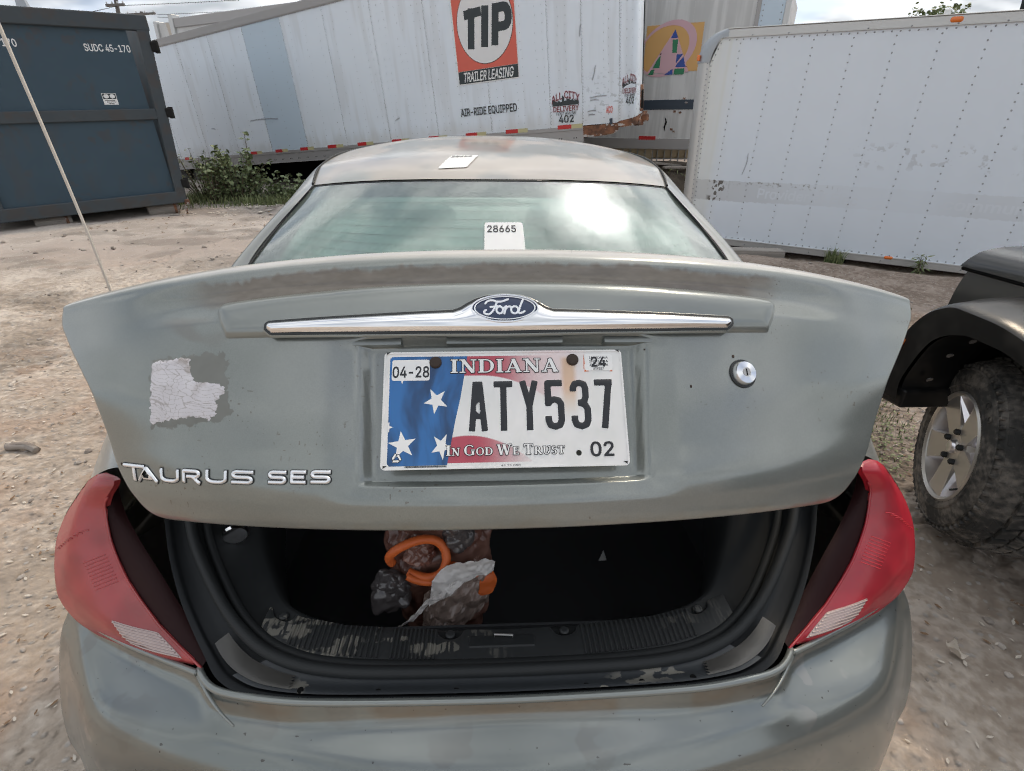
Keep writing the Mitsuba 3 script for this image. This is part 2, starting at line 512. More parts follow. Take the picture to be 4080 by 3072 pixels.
pbr('streaked_paint', proc(grey_trailer_color), 0.55)
pbr('stripe_navy', (0.03, 0.045, 0.065), 0.5)
pbr('sign_orange', (0.62, 0.36, 0.13), 0.55)
pbr('sign_pink', (0.60, 0.38, 0.42), 0.55)
pbr('sign_green', (0.03, 0.19, 0.09), 0.55)
pbr('sign_blue', (0.035, 0.075, 0.30), 0.55)
pbr('sign_red', (0.66, 0.13, 0.09), 0.5)
pbr('text_dark', (0.03, 0.04, 0.045), 0.5)
pbr('text_maroon', (0.22, 0.05, 0.06), 0.5)
pbr('text_white', (0.74, 0.74, 0.74), 0.5)
pbr('text_ghost', (0.645, 0.685, 0.735), 0.4)
pbr('reflective_red', (0.50, 0.03, 0.03), 0.4)
pbr('reflective_pale', (0.50, 0.46, 0.26), 0.4)
pbr('plate_blue', proc(lambda p, n, uv: mix((0.008, 0.045, 0.13), (0.02, 0.13, 0.36), smoothstep(0.3, 0.7, fbm(p.x * 60 + 1.5 * noise(p.x * 30, p.z * 22), p.z * 18, p.y * 10, octaves=4)))), 0.45, 0.0, 0.3)


def plate_white_color(p, n, uv):
    """Plate ground: white paint with the soft pink-to-red flag bands that are printed on it; rust run below the right bolt (uv in metres from the middle)."""
    x, v = uv.x, uv.y
    col = mix((0.66, 0.66, 0.64), (0.72, 0.71, 0.70), noise(x * 60, v * 60))
    fade = 1 - smoothstep(-0.02, 0.085, x)
    wave = 0.043 - 4.3 * dr.square(dr.maximum(x + 0.03, 0.0))
    b1 = smoothstep(wave - 0.001, wave + 0.001, v) * smoothstep(-0.08, -0.07, x) * (1 - smoothstep(0.0690, 0.0695, v))
    col = mix(col, (0.42, 0.06, 0.09), b1 * fade)
    w2 = -0.0345 - 5.2 * dr.square(x + 0.047)
    b2 = (1 - smoothstep(w2 - 0.001, w2 + 0.001, v)) * smoothstep(-0.085, -0.075, x) * smoothstep(-0.0685, -0.068, v)
    col = mix(col, (0.40, 0.06, 0.09), b2 * (1 - smoothstep(-0.04, 0.055, x)))
    pink = smoothstep(0.0, 0.06, x) * (1 - smoothstep(0.07, 0.12, x)) * smoothstep(0.005, 0.03, v)
    col = mix(col, (0.68, 0.52, 0.52), pink * 0.6)
    run = (1 - smoothstep(0.004, 0.013, dr.abs(x - 0.083))) * smoothstep(-0.02, 0.03, v) * (1 - smoothstep(0.062, 0.07, v))
    return mix(col, (0.55, 0.30, 0.10), run * 0.6)


pbr('plate_white', proc(plate_white_color), 0.4, 0.0, 0.2)
pbr('plate_letters', (0.014, 0.016, 0.02), 0.4)
pbr('rusty_bolt', (0.035, 0.022, 0.016), 0.75)
pbr('paper_white', (0.74, 0.74, 0.73), 0.7)


def old_sticker_color(p, n, uv):
    c, s2, _ = voronoi(p.x * 55 + 2 * noise(p.z * 60, p.x * 60), p.z * 240 + 3 * noise(p.x * 40, p.z * 30))
    crack = 1 - smoothstep(0.03, 0.10, s2 - c)
    grime = smoothstep(0.45, 0.65, fbm(p.x * 40, p.z * 50, p.y * 30, octaves=4)) * smoothstep(1.11, 1.17, p.z)
    col = mix((0.56, 0.54, 0.56), (0.62, 0.60, 0.62), noise(p.x * 80, p.z * 80))
    col = mix(col, (0.20, 0.17, 0.14), crack * 0.5)
    return mix(col, (0.24, 0.20, 0.165), grime * 0.75)


pbr('old_sticker', proc(old_sticker_color), 0.8)
pbr('sticker_glue', proc(lambda p, n, uv: mix((0.150, 0.152, 0.138), (0.205, 0.21, 0.196), fbm(p.x * 40, p.y * 40, p.z * 40, octaves=4))), 0.8)


# bag
pbr('brown_film', proc(lambda p, n, uv: mix((0.09, 0.032, 0.022), (0.25, 0.13, 0.10), smoothstep(0.3, 0.7, fbm(p.x * 16, p.y * 16, p.z * 20)))), 0.28, 0.0, 0.6)
pbr('pale_film', (0.27, 0.20, 0.17), 0.25, 0.0, 0.7)
pbr('orange_plastic', (0.62, 0.13, 0.03), 0.5)
pbr('white_film', (0.55, 0.52, 0.50), 0.3, 0.0, 0.4)
pbr('navy_film', (0.075, 0.066, 0.066), 0.22, 0.0, 1.0)

# jeep
pbr('black_paint', (0.010, 0.011, 0.012), 0.18, 0.0, 1.0, coat_gloss=0.985)
pbr('flare_plastic', proc(lambda p, n, uv: mix((0.009, 0.0095, 0.010), (0.026, 0.025, 0.024), smoothstep(0.5, 0.8, fbm(p.x * 9, p.y * 9, p.z * 9)))), 0.30, 0.0, 0.0, 0.22)


def tyre_color(p, n, uv):
    d = smoothstep(0.38, 0.74, 0.55 * fbm(p.x * 9, p.y * 9, p.z * 9, octaves=3) + 0.45 * fbm(p.x * 60, p.y * 60, p.z * 60, octaves=3))
    return mix((0.036, 0.036, 0.035), (0.20, 0.18, 0.16), d * 0.75)


pbr('tyre_rubber', proc(tyre_color), 0.85, spec=0.25)
pbr('alloy', (0.52, 0.50, 0.47), 0.36, 0.75)
pbr('alloy_bright', (0.74, 0.72, 0.76), 0.22, 0.9)
pbr('hole_black', (0.006, 0.006, 0.006), 0.9, spec=0.1)


# ground and plants
def ground_color(p, n, uv):
    big = fbm(p.x * 0.55 + 3, p.y * 0.55, 1.0)
    mid = fbm(p.x * 3.5, p.y * 3.5, 2.0)
    fine = fbm(p.x * 38, p.y * 38, 3.0, octaves=4)
    right = smoothstep(0.4, 2.6, p.x + 0.8 * (mid - 0.5))
    dry = mix((0.33, 0.275, 0.225), (0.49, 0.435, 0.375), smoothstep(0.35, 0.7, mid * 0.55 + fine * 0.45))
    clay = mix((0.29, 0.22, 0.17), (0.37, 0.295, 0.24), fine)
    col = mix(dry, clay, smoothstep(0.50, 0.62, big * 0.6 + mid * 0.4))
    mud = mix((0.15, 0.115, 0.092), (0.29, 0.24, 0.205), smoothstep(0.3, 0.7, mid * 0.5 + fine * 0.5))
    col = mix(col, mud, right * 0.85)
    far = smoothstep(5.0, 7.5, p.y)
    grey = mix((0.30, 0.27, 0.25), (0.44, 0.40, 0.37), mid)
    col = mix(col, grey, far * (1 - right) * 0.6)
    wet = smoothstep(0.58, 0.72, fbm(p.x * 1.4 + 7, p.y * 1.4, 9.0))
    col = mix(col, col * 0.62, wet * 0.7)
    c, s2, r = voronoi(p.x * 30, p.y * 30)
    peb = (1 - smoothstep(0.16, 0.30, c)) * smoothstep(0.80, 0.86, r)
    return mix(col, mix((0.25, 0.23, 0.21), (0.46, 0.43, 0.40), cell_rand(dr.floor(r * 977), 1, 1)), peb * 0.75)


def ground_bump(p, n, uv):
    c, s2, r = voronoi(p.x * 30, p.y * 30)
    return fbm(p.x * 26, p.y * 26, 4.0, octaves=4) + 0.6 * dr.abs(fbm(p.x * 14, p.y * 14, 9.0, octaves=3) - 0.5) + 0.30 * (1 - smoothstep(0.1, 0.32, c)) * smoothstep(0.62, 0.72, r)


pbr('ground_soil', proc(ground_color), 0.95, spec=0.15, bump=proc(ground_bump, eps=0.004), scale=0.026)
pbr('pebble', proc(lambda p, n, uv: mix((0.20, 0.17, 0.15), (0.40, 0.36, 0.32), cell_rand(dr.floor(p.x * 14), dr.floor(p.y * 14), 2))), 0.9, spec=0.2)
pbr('dead_leaf', (0.20, 0.125, 0.075), 0.9, spec=0.2)
pbr('dark_soil', proc(lambda p, n, uv: mix((0.03, 0.026, 0.022), (0.11, 0.09, 0.07), fbm(p.x * 12, p.y * 12, p.z * 12, octaves=4))), 0.95, spec=0.1)
pbr('pale_litter', (0.50, 0.45, 0.39), 0.9, spec=0.2)


def leafy(key, a, b):
    scene[key] = {'type': 'twosided', 'bsdf': {'type': 'principled', 'base_color': proc(lambda p, n, uv, a=a, b=b: mix(a, b, cell_rand(dr.floor(p.x * 23), dr.floor(p.y * 23), dr.floor(p.z * 23)))), 'roughness': 0.55, 'specular': 0.4}}


leafy('leaf_green', (0.10, 0.135, 0.062), (0.22, 0.26, 0.13))
leafy('grass_green', (0.085, 0.12, 0.045), (0.20, 0.22, 0.10))
pbr('stem_brown', (0.11, 0.085, 0.055), 0.85)
pbr('wood_grey', proc(lambda p, n, uv: mix((0.16, 0.145, 0.13), (0.32, 0.29, 0.26), fbm(p.x * 5, p.y * 5, p.z * 60))), 0.85)
pbr('pale_plastic', (0.55, 0.48, 0.33), 0.5)
pbr('concrete', proc(lambda p, n, uv: mix((0.22, 0.21, 0.20), (0.34, 0.33, 0.31), fbm(p.x * 9, p.y * 9, p.z * 9))), 0.9)
pbr('antenna_rod', (0.52, 0.47, 0.41), 0.55)
pbr('weathered_wood_pole', (0.14, 0.13, 0.125), 0.85)
# ---------------------------------------------------------------- the open trunk lid: one smooth surface S(x, v), v = metres up the face from the plate's middle
_c41, _s41 = math.cos(math.radians(40.9)), math.sin(math.radians(40.9))
#            v      y0     z0     X1     dy     dz
LID_ROWS = NP([
    (-0.152, 0.5140, 0.9985, 0.400, 0.085, -0.050),
    (-0.148, 0.5105, 1.0025, 0.470, 0.112, -0.066),
    (-0.138, 0.5105, 1.0140, 0.520, 0.130, -0.078),
    (-0.118, 0.5140, 1.0370, 0.546, 0.134, -0.070),
    (-0.099, 0.5215, 1.0570, 0.560, 0.136, -0.064),
    (-0.050, 0.5563, 1.0950, 0.582, 0.130, -0.048),
    (0.000, 0.5890, 1.1330, 0.606, 0.127, -0.038),
    (0.060, 0.6283, 1.1783, 0.640, 0.125, -0.055),
    (0.110, 0.6610, 1.2161, 0.668, 0.123, -0.073),
    (0.150, 0.6880, 1.2460, 0.688, 0.120, -0.088),
    (0.172, 0.7040, 1.2640, 0.699, 0.118, -0.096),
    (0.196, 0.7230, 1.2850, 0.7045, 0.116, -0.1010),
    (0.212, 0.7350, 1.2930, 0.7055, 0.110, -0.1020),
    (0.232, 0.7560, 1.2970, 0.7060, 0.103, -0.1050),
    (0.280, 0.8050, 1.2860, 0.700, 0.085, -0.095),
    (0.440, 0.9500, 1.2150, 0.670, 0.060, -0.060),
    (0.660, 1.1500, 1.1000, 0.640, 0.040, -0.040)])
_lid = [PchipInterpolator(LID_ROWS[:, 0], LID_ROWS[:, k]) for k in range(1, 6)]
LID_X0 = 0.004


def lid_raw(x, v):
    y0, z0, X1, dy, dz = (q(v) for q in _lid)
    t = np.abs(x) / X1
    return np.stack([x + LID_X0, y0 + dy * t ** 2.2, z0 + dz * t ** 2.2 + 0.004 * x], -1)


def lid_depth(x, v):
    """How far the skin is sunk (plate recess) or raised, along its normal."""
    ax = np.abs(x)
    e = 0.171 + 0.05 * v
    d = -0.0135 * (1 - sstep(e, e + 0.020, ax)) * sstep(-0.0945, -0.0885, v) * (1 - sstep(0.088, 0.100, v))
    d = d - 0.005 * (1 - sstep(0.18, 0.235, ax)) * sstep(-0.118, -0.094, v) * (1 - sstep(0.08, 0.11, v))
    d = d - 0.009 * sstep(0.130, 0.172, v) * (1 - sstep(0.178, 0.200, v)) * (1 - sstep(0.44, 0.56, ax))
    return d


def lid_normal(x, v, f=lid_raw, e=1e-3):
    a = f(x + e, v) - f(x - e, v)
    b = f(x, v + e) - f(x, v - e)
    n = np.cross(a, b)
    return n / np.linalg.norm(n, axis=-1, keepdims=True)


def lid_at(x, v, h=0.0, sunk=True):
    x, v = np.asarray(x, float), np.asarray(v, float)
    d = lid_depth(x, v) if sunk else 0.0
    return lid_raw(x, v) + lid_normal(x, v) * (d + np.asarray(h))[..., None]


def on_lid(m, h=0.0, sunk=True):
    p = m.vertices
    return TM(lid_at(p[:, 0], p[:, 1], p[:, 2] + h, sunk), m.faces)
# ---------------------------------------------------------------- the car, part 1: the open trunk lid
car = thing('car', 'faded grey-green sedan seen from behind with its trunk lid half open', 'car')

_vs = np.concatenate([np.linspace(-0.152, -0.10, 36)[:-1], np.linspace(-0.10, 0.24, 150)[:-1], np.linspace(0.24, 0.66, 30)])
_ts = np.linspace(-1, 1, 241)
_ts = np.sign(_ts) * (1 - (1 - np.abs(_ts)) ** 1.25)
_V, _Tt = np.meshgrid(_vs, _ts, indexing='ij')
_X = _Tt * _lid[2](_V)
_edge = np.minimum((1 - np.abs(_Tt)) * _lid[2](_V), np.maximum(_V + 0.152, 0))
_roll = -0.007 * (1 - sstep(0.0, 0.011, _edge)) ** 2
_dent = 0.0012 * (fb(np.stack([_X * 5, _V * 6, _V * 0], -1), 2) - 0.5)
_sk = lid_at(_X, _V, _roll + _dent)
_nr, _nc = _sk.shape[:2]
_ub = lid_at(_X * 0.985, np.maximum(_V, -0.149), -0.020 + 0 * _X)
_uvs = np.stack([_X, _V], -1).reshape(-1, 2)
# skin + folded hem: the border ring is repeated on the underside
_ring = np.concatenate([np.arange(_nc), np.arange(1, _nr) * _nc + _nc - 1, (_nr - 1) * _nc + np.arange(_nc - 2, -1, -1), np.arange(_nr - 2, 0, -1) * _nc])
_hv = _ub.reshape(-1, 3)[_ring]
_sv = _sk.reshape(-1, 3)
_m = len(_sv)
_j = np.arange(len(_ring))
_k = np.roll(_j, -1)
_hf = np.stack([_ring[_j], _m + _j, _m + _k, _ring[_k]], 1)
_lidmesh = TM(np.vstack([_sv, _hv]), np.vstack([grid_faces(_nr, _nc), _hf]))
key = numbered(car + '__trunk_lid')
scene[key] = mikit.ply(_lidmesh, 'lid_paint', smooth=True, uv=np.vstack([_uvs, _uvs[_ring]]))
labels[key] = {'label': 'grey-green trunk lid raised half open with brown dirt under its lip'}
LIDK = key
_inn = lid_at(_X[::6, ::6] * 0.97, np.clip(_V[::6, ::6], -0.145, 0.65), -0.021 - 0.018 * sstep(0, 0.06, _edge[::6, ::6]), sunk=True)
part(LIDK, 'inner_panel', grid_mesh(_inn, True), 'trunk_paint', smooth=True)


def sm_poly(pts, mirror_x=True, r=0.003):
    pts = [NP(p, float) for p in pts]
    if mirror_x:
        pts = pts + [p * [-1, 1] for p in pts[::-1]]
    return sg.Polygon(pts).buffer(0).buffer(-r).buffer(2 * r).buffer(-r)


# body-coloured garnish panel, its ridge, the chrome bar and the oval emblem
_gar = sm_poly([(0, 0.0962), (0.16, 0.0992), (0.31, 0.1022), (0.379, 0.1045), (0.392, 0.130), (0.400, 0.155), (0.388, 0.1635), (0.31, 0.1668), (0.179, 0.1712), (0.08, 0.1728), (0, 0.1733)], r=0.006)
GAR = part(LIDK, 'garnish_panel', on_lid(pillow(_gar, 0.0105, 0.007, 0.0055, base=-0.001, wall=-0.006), sunk=False), 'plain_paint', smooth=35)
_chr = [(0, 0.0985), (0.16, 0.1005), (0.306, 0.1042), (0.3150, 0.1120), (0.3150, 0.1205), (0.310, 0.1232), (0.177, 0.1262), (0.066, 0.1292), (0.056, 0.1325), (0.047, 0.1385), (0.036, 0.1445), (0.022, 0.1488), (0, 0.1505)]
_chrp = sm_poly(_chr, r=0.0015)
part(LIDK, 'garnish_ridge', on_lid(pillow(_chrp.buffer(0.0042), 0.0035, 0.0025, 0.004, base=0.0085, wall=0.006), sunk=False), 'plain_paint', smooth=35)
part(LIDK, 'chrome_gap', on_lid(pillow(_chrp.buffer(0.0017), 0.0012, 0.002, 0.004, base=0.0112, wall=0.006), sunk=False), 'black_plastic', smooth=35)
CHB = part(LIDK, 'chrome_bar', on_lid(pillow(_chrp, 0.0105, 0.006, 0.0028, base=0.0095, wall=0.006), sunk=False), 'chrome', smooth=50, label='chrome bar across the trunk lid')
_ell = sa.scale(sg.Point(0, 0).buffer(1.0, quad_segs=24), 0.0425, 0.0182)
EM_C, EM_H = NP([0.0018, 0.1282]), 0.0185


def on_emblem(m, h):
    v = m.vertices
    return TM(lid_at(v[:, 0] + EM_C[0], v[:, 1] + EM_C[1], v[:, 2] + h, sunk=False), m.faces)


EMB = part(LIDK, 'emblem', on_emblem(pillow(_ell, 0.0030, 0.006, 0.0025, wall=-0.006), EM_H), 'emblem_blue', smooth=40, label='dark blue oval emblem with white script')
_e1 = sa.scale(_ell, 0.93, 0.90)
part(LIDK, 'emblem_line', on_emblem(extr(_e1.difference(sa.scale(_ell, 0.89, 0.84)), 0.0007), EM_H + 0.0022), 'badge_metal')
part(LIDK, 'emblem_rim', on_emblem(extr(sa.scale(_ell, 1.035, 1.07).difference(sa.scale(_ell, 0.985, 0.97)), 0.0026), EM_H - 0.0006), 'chrome')
_fs = [bez((-.60, .34), (-.52, .66), (-.36, .62), (-.28, .50)) + bez((-.28, .50), (-.15, .40), (-.05, .52), (.10, .66)), bez((-.24, .48), (-.30, .10), (-.36, -.40), (-.50, -.52)) + bez((-.50, -.52), (-.66, -.52), (-.68, -.25), (-.58, -.18)), [(-.44, .06), (-.14, .12)],
       arc(-.16, -.18, .10, .27, 0, 360, 24), bez((-.06, -.05), (.02, .02), (.02, .08), (.04, .12)) + bez((.04, .12), (.02, -.1), (.0, -.3), (-.02, -.46)), bez((.01, -.18), (.06, .08), (.12, .14), (.18, .04)), arc(.30, -.18, .11, .28, 0, 360, 24),
       bez((.56, .60), (.50, .30), (.44, -.10), (.42, -.34)) + bez((.42, -.34), (.42, -.50), (.52, -.46), (.60, -.30))]
_fs = [[(x * .0425 * 0.98, y * .0182 * 0.98) for x, y in l] for l in _fs]
part(LIDK, 'emblem_script', on_emblem(extr(strokes(_fs, 0.0026, 'round', 'round'), 0.0008), EM_H + 0.0024), 'badge_metal')

# key lock
LF = frame(lid_at(0.328, 0.0385), lid_at(0.338, 0.0385) - lid_at(0.318, 0.0385), lid_at(0.328, 0.0485) - lid_at(0.328, 0.0285))


def lathe(prof, n=40):
    return trimesh.creation.revolve(np.asarray(prof, float), sections=n)


LOCK = part(LIDK, 'lock', moved(lathe([(0.0, -0.004), (0.0168, -0.004), (0.0172, 0.004), (0.0150, 0.0085), (0.0068, 0.0095), (0.0062, 0.0086), (0.0, 0.0086)]), LF), 'chrome', smooth=35, label='round chrome key lock')
part(LIDK, 'lock_gasket', moved(lathe([(0.0, -0.002), (0.0205, -0.002), (0.0200, 0.0016), (0.0, 0.0016)]), LF), 'black_plastic', smooth=30)
part(LIDK, 'lock_cylinder', moved(lathe([(0.0, 0.008), (0.0058, 0.008), (0.0056, 0.0094), (0.0, 0.0094)]), LF), 'dull_steel', smooth=30)
part(LIDK, 'key_slot', moved(box(-0.0007, 0.0007, -0.0045, 0.0045, 0.0090, 0.0099), LF), 'hole_black')

# model lettering, each letter a raised bevelled piece
_W = 0.24
GL = {'T': ([[(0, .88), (1, .88)], [(.5, .88), (.5, 0)]]), 'A': ([[(.05, 0), (.47, 1.0)], [(.47, 1.0), (.95, 0)], [(.28, .26), (.72, .26)]]), 'U': ([[(.12, 1), (.12, .38)] + arc(.42, .38, .30, .26, 180, 270, 6) + arc(.58, .38, .30, .26, 270, 360, 6) + [(.88, 1)]]),
      'R': ([[(.12, 0), (.12, .88), (.66, .88)] + arc(.68, .68, .20, .20, 90, -90, 8) + [(.25, .48)], [(.55, .48), (.92, 0)]]), 'E': ([[(1, .88), (.10, .88), (.10, .12), (1, .12)], [(.1, .5), (.9, .5)]]),
      'S': ([[(.95, .88), (.28, .88)] + arc(.28, .69, .17, .19, 90, 270, 8) + [(.70, .50)] + arc(.72, .31, .17, .19, 90, -90, 8) + [(.05, .12)]])}


def chrome_letter(ch, x0, x1, v0, h):
    sx = x1 - x0
    lines = [[(x0 + a * sx, v0 + b * h) for a, b in l] for l in GL[ch]]
    shp = strokes(lines, 0.0043, 'flat', 'round')
    part(LIDK, 'letter', on_lid(pillow(shp, 0.0026, 0.0012, 0.0011, base=0.0016, wall=-0.001)), 'badge_metal', smooth=40)
    return shp


_bl = lambda x: -0.1002 + (x + 0.54) * 0.030
_lt = []
for ch, a, b, h in (('T', -.5425, -.5000, .0198), ('A', -.5150, -.4745, .0160), ('U', -.4720, -.4340, .0158), ('R', -.4320, -.3990, .0158), ('U', -.3945, -.3570, .0158), ('S', -.3545, -.3190, .0156), ('S', -.3010, -.2735, .0152), ('E', -.2695, -.2485, .0152), ('S', -.2440, -.2155, .0152)):
    _lt.append(chrome_letter(ch, a, b, _bl(a), h))
part(LIDK, 'lettering_base', on_lid(extr(unary_union([s.buffer(0.0007) for s in _lt]), 0.0012), 0.0002), 'black_plastic')

# remains of a scraped-off sticker
_glue = sg.Polygon([(-.494, .074), (-.470, .077), (-.4186, .0792), (-.405, .083), (-.3829, .0852), (-.378, .078), (-.3743, .0691), (-.3685, .0625), (-.370, .045), (-.3665, .0264), (-.362, .008), (-.3597, -.0099), (-.372, -.016), (-.3808, -.020), (-.40, -.023), (-.44, -.030), (-.486, -.036)])
_rag = sg.Polygon([(-.4915, .0691), (-.478, .0715), (-.462, .0725), (-.448, .0770), (-.4327, .0757), (-.431, .060), (-.4262, .0463), (-.420, .0385), (-.4135, .0357), (-.398, .0345), (-.377, .0319), (-.371, .022), (-.3779, .015), (-.3805, .0095), (-.384, .0067), (-.381, -.003), (-.3824, -.0145), (-.390, -.0190), (-.3973, -.0199), (-.4088, -.0156), (-.435, -.0185), (-.4616, -.0243), (-.474, -.0260), (-.4836, -.0314), (-.4875, -.030), (-.489, .02)])


def ragged(poly, amp, step, seed):
    r = poly.exterior
    n = int(r.length / step)
    p = NP([r.interpolate(i / n, normalized=True).coords[0] for i in range(n)])
    k = (meshkit.fbm(np.column_stack([p * 260, np.full(n, seed)]), 3, seed) - 0.5) * 2 * amp
    k2 = (meshkit.fbm(np.column_stack([p * 260, np.full(n, seed + 9.0)]), 3, seed + 5) - 0.5) * 2 * amp
    return sg.Polygon(p + np.column_stack([k, k2])).buffer(0)


STK = part(LIDK, 'sticker_remains', on_lid(pillow(ragged(_rag, 0.0042, 0.0010, 3), 0.0006, 0.001, 0.0030, base=0.0006, wall=-0.0005)), 'old_sticker', label='torn white remains of a cracked sticker')
part(LIDK, 'glue_residue', on_lid(pillow(ragged(_glue, 0.0100, 0.0012, 8), 0.0002, 0.001, 0.0045, base=0.0002, wall=-0.0005)), 'sticker_glue')
for x, v, r in ((-.5485, -.0828, .0018), (.3171, .0660, .0024), (.1908, .079, .0012), (-0.03, 0.165, 0.0016), (.249, .0225, .0016)):
    part(LIDK, 'speck', on_lid(pillow(sa.scale(sg.Point(x, v).buffer(r), 0.8, 1.5 if x == .249 else 1.1), 0.0008, r / 2, r / 2, base=0.0003, wall=-0.0003)), 'rusty_bolt')
# under the garnish: lamp housings that light the plate
for x0, x1 in ((-.075, .078), (.135, .20), (-.20, -.135)):
    part(LIDK, 'plate_lamp_housing', TM(lid_at(*(lambda m: (m.vertices[:, 0], m.vertices[:, 1], m.vertices[:, 2]))(box(x0, x1, 0.0885, 0.0965, -0.020, -0.002)), sunk=False), box(x0, x1, 0.0885, 0.0965, -0.020, -0.002).faces), 'plain_paint')

# ---------------------------------------------------------------- licence plate
PL = frame(lid_raw(NP(0.0), NP(0.0)) + NP([-0.0012, -0.7550, 0.6560]) * 0.001, (1, 0, 0.004), (0, 0.6547, 0.7559))


def plate_part(shape_or_mesh, name, mat, z, depth=0.0004, parent=None, smooth=False, label=None, uv=False):
    m = shape_or_mesh if isinstance(shape_or_mesh, trimesh.Trimesh) else extr(shape_or_mesh, depth)
    v = m.vertices.copy()
    v[:, 2] += z
    mm = moved(TM(v, m.faces), PL)
    key = numbered((parent or PLK) + '__' + name)
    scene[key] = mikit.ply(mm, mat, smooth=smooth, **({'uv': v[:, :2]} if uv else {}))
    if label:
        labels[key] = {'label': label}
    return key


PLK = car + '__license_plate'
used.add(PLK)
_pl = round_rect(-.1535, .1535, -.0755, .0755, .006)
_plh = _pl
for _hx, _hy in ((-.0876, -.0613), (.0907, -.0586)):
    _plh = _plh.difference(sg.Point(_hx, _hy).buffer(.0036))
_pm = extr(_plh, 0.0012)
scene[PLK] = mikit.ply(moved(_pm, PL), 'plate_white', uv=_pm.vertices[:, :2])
labels[PLK] = {'label': 'white blue and red licence plate ATY537 bolted to the trunk lid'}
plate_part(_pl.difference(_pl.buffer(-0.0022)), 'raised_rim', 'plate_white', 0.001, 0.0012, uv=True)
_bl_p = sg.Polygon([(-.146, .0665), (-.1432, .0693), (-.0475, .0693), (-.0515, .042), (-.0560, .015), (-.0625, -.015), (-.0680, -.045), (-.0725, -.0703), (-.143, -.0710), (-.1456, -.0680)])
FLG = plate_part(_bl_p, 'blue_field', 'plate_blue', 0.0012, 0.0003)


def star(cx, cy, r, rot=0, q=0.40):
    return sg.Polygon([(cx + (r if i % 2 == 0 else r * q) * math.sin(math.radians(rot + 36 * i)), cy + (r if i % 2 == 0 else r * q) * math.cos(math.radians(rot + 36 * i))) for i in range(10)])


for s in (sa.scale(star(-.0868, .0105, .0175, 180 + 8), 0.9, 1.0), star(-.1275, -.0450, .0178, -8), sa.scale(star(-.0795, -.0475, .0150, 28), 0.9, 1.15), star(-.1300, .0445, .0115, 180), star(-.1465, -.0225, .0070, 90)):
    plate_part(s.intersection(_bl_p), 'star', 'paper_white', 0.0015, 0.0003)

_SW, _ST = 0.19, 0.075


def _serifs(xs, y, w=0.30):
    return [sg.box(x - w / 2, y - (_ST if y > .5 else 0), x + w / 2, y + (0 if y > .5 else _ST)) for x in xs]


def _thick(*l):
    return strokes(list(l), _SW)


def _thin(*l):
    return strokes(list(l), _ST)


def _bowl(cx, cy, rx, ry, a0, a1, thick=_SW, n=22):
    """An arc thick at its sides and thin at top and bottom."""
    a = np.radians(np.linspace(a0, a1, n))
    t = _ST + (thick - _ST) * np.cos(a) ** 2
    o = [(cx + (rx + 0) * math.cos(b), cy + ry * math.sin(b)) for b in a]
    i = [(cx + (rx - k * 0.95) * math.cos(b), cy + (ry - max(k * 0.35, _ST)) * math.sin(b)) for b, k in zip(a, t)]
    return sg.Polygon(o + i[::-1]).buffer(0)


SERIF = {
    'I': (0.36, lambda: [_thick([(.18, 0), (.18, 1)])] + _serifs([.18], 0, .36) + _serifs([.18], 1, .36)),
    'N': (0.86, lambda: [_thin([(.17, 0), (.17, 1)]), _thick([(.15, .98), (.70, .02)]), _thin([(.72, 0), (.72, 1)])] + _serifs([.15], 0) + _serifs([.13, .72], 1)),
    'D': (0.84, lambda: [_thick([(.18, 0), (.18, 1)]), _bowl(.36, .5, .46, .5, 90, -90), sg.box(.1, 0, .37, _ST), sg.box(.1, 1 - _ST, .37, 1)] + _serifs([.16], 0, .32) + _serifs([.16], 1, .32)),
    'A': (0.86, lambda: [_thin([(.13, 0), (.44, 1)]), _thick([(.42, .98), (.72, 0)]), _thin([(.25, .32), (.62, .32)])] + _serifs([.13, .72], 0, .28)),
    'G': (0.88, lambda: [_bowl(.45, .5, .43, .51, 40, 318), _thick([(.73, .40), (.73, .05)])] + _serifs([.73], .47, .30)),
    'O': (0.90, lambda: [_bowl(.45, .5, .43, .51, 0, 359.9, n=44)]),
    'W': (1.20, lambda: [_thick([(.13, 1), (.36, 0)]), _thin([(.36, 0), (.58, 1)]), _thick([(.58, 1), (.82, 0)]), _thin([(.82, 0), (1.05, 1)])] + _serifs([.13, .58, 1.06], 1, .28)),
    'E': (0.72, lambda: [_thick([(.18, 0), (.18, 1)]), sg.box(.05, 0, .66, _ST), sg.box(.05, 1 - _ST, .63, 1), sg.box(.18, .47, .5, .47 + _ST), sg.box(.6, 0, .66, .25), sg.box(.57, .77, .63, 1)]),
    'T': (0.78, lambda: [_thick([(.39, 0), (.39, 1)]), sg.box(.03, 1 - _ST, .75, 1), sg.box(.03, .75, .09, 1), sg.box(.69, .75, .75, 1)] + _serifs([.39], 0, .36)),
    'R': (0.84, lambda: [_thick([(.18, 0), (.18, 1)]), _bowl(.38, .74, .27, .26, 90, -90), sg.box(.1, .48, .4, .48 + _ST), sg.box(.1, 1 - _ST, .4, 1), _thick([(.40, .5), (.72, .0)])] + _serifs([.16], 0, .32) + _serifs([.74], 0, .2)),
    'U': (0.84, lambda: [_thick([(.18, 1), (.18, .36)]), _bowl(.42, .37, .335, .38, 180, 360), _thin([(.72, 1), (.72, .34)])] + _serifs([.18, .72], 1, .30)),
    'S': (0.62, lambda: [_bowl(.31, .74, .25, .27, 30, 270), _bowl(.30, .25, .27, .26, 90, -150)])}


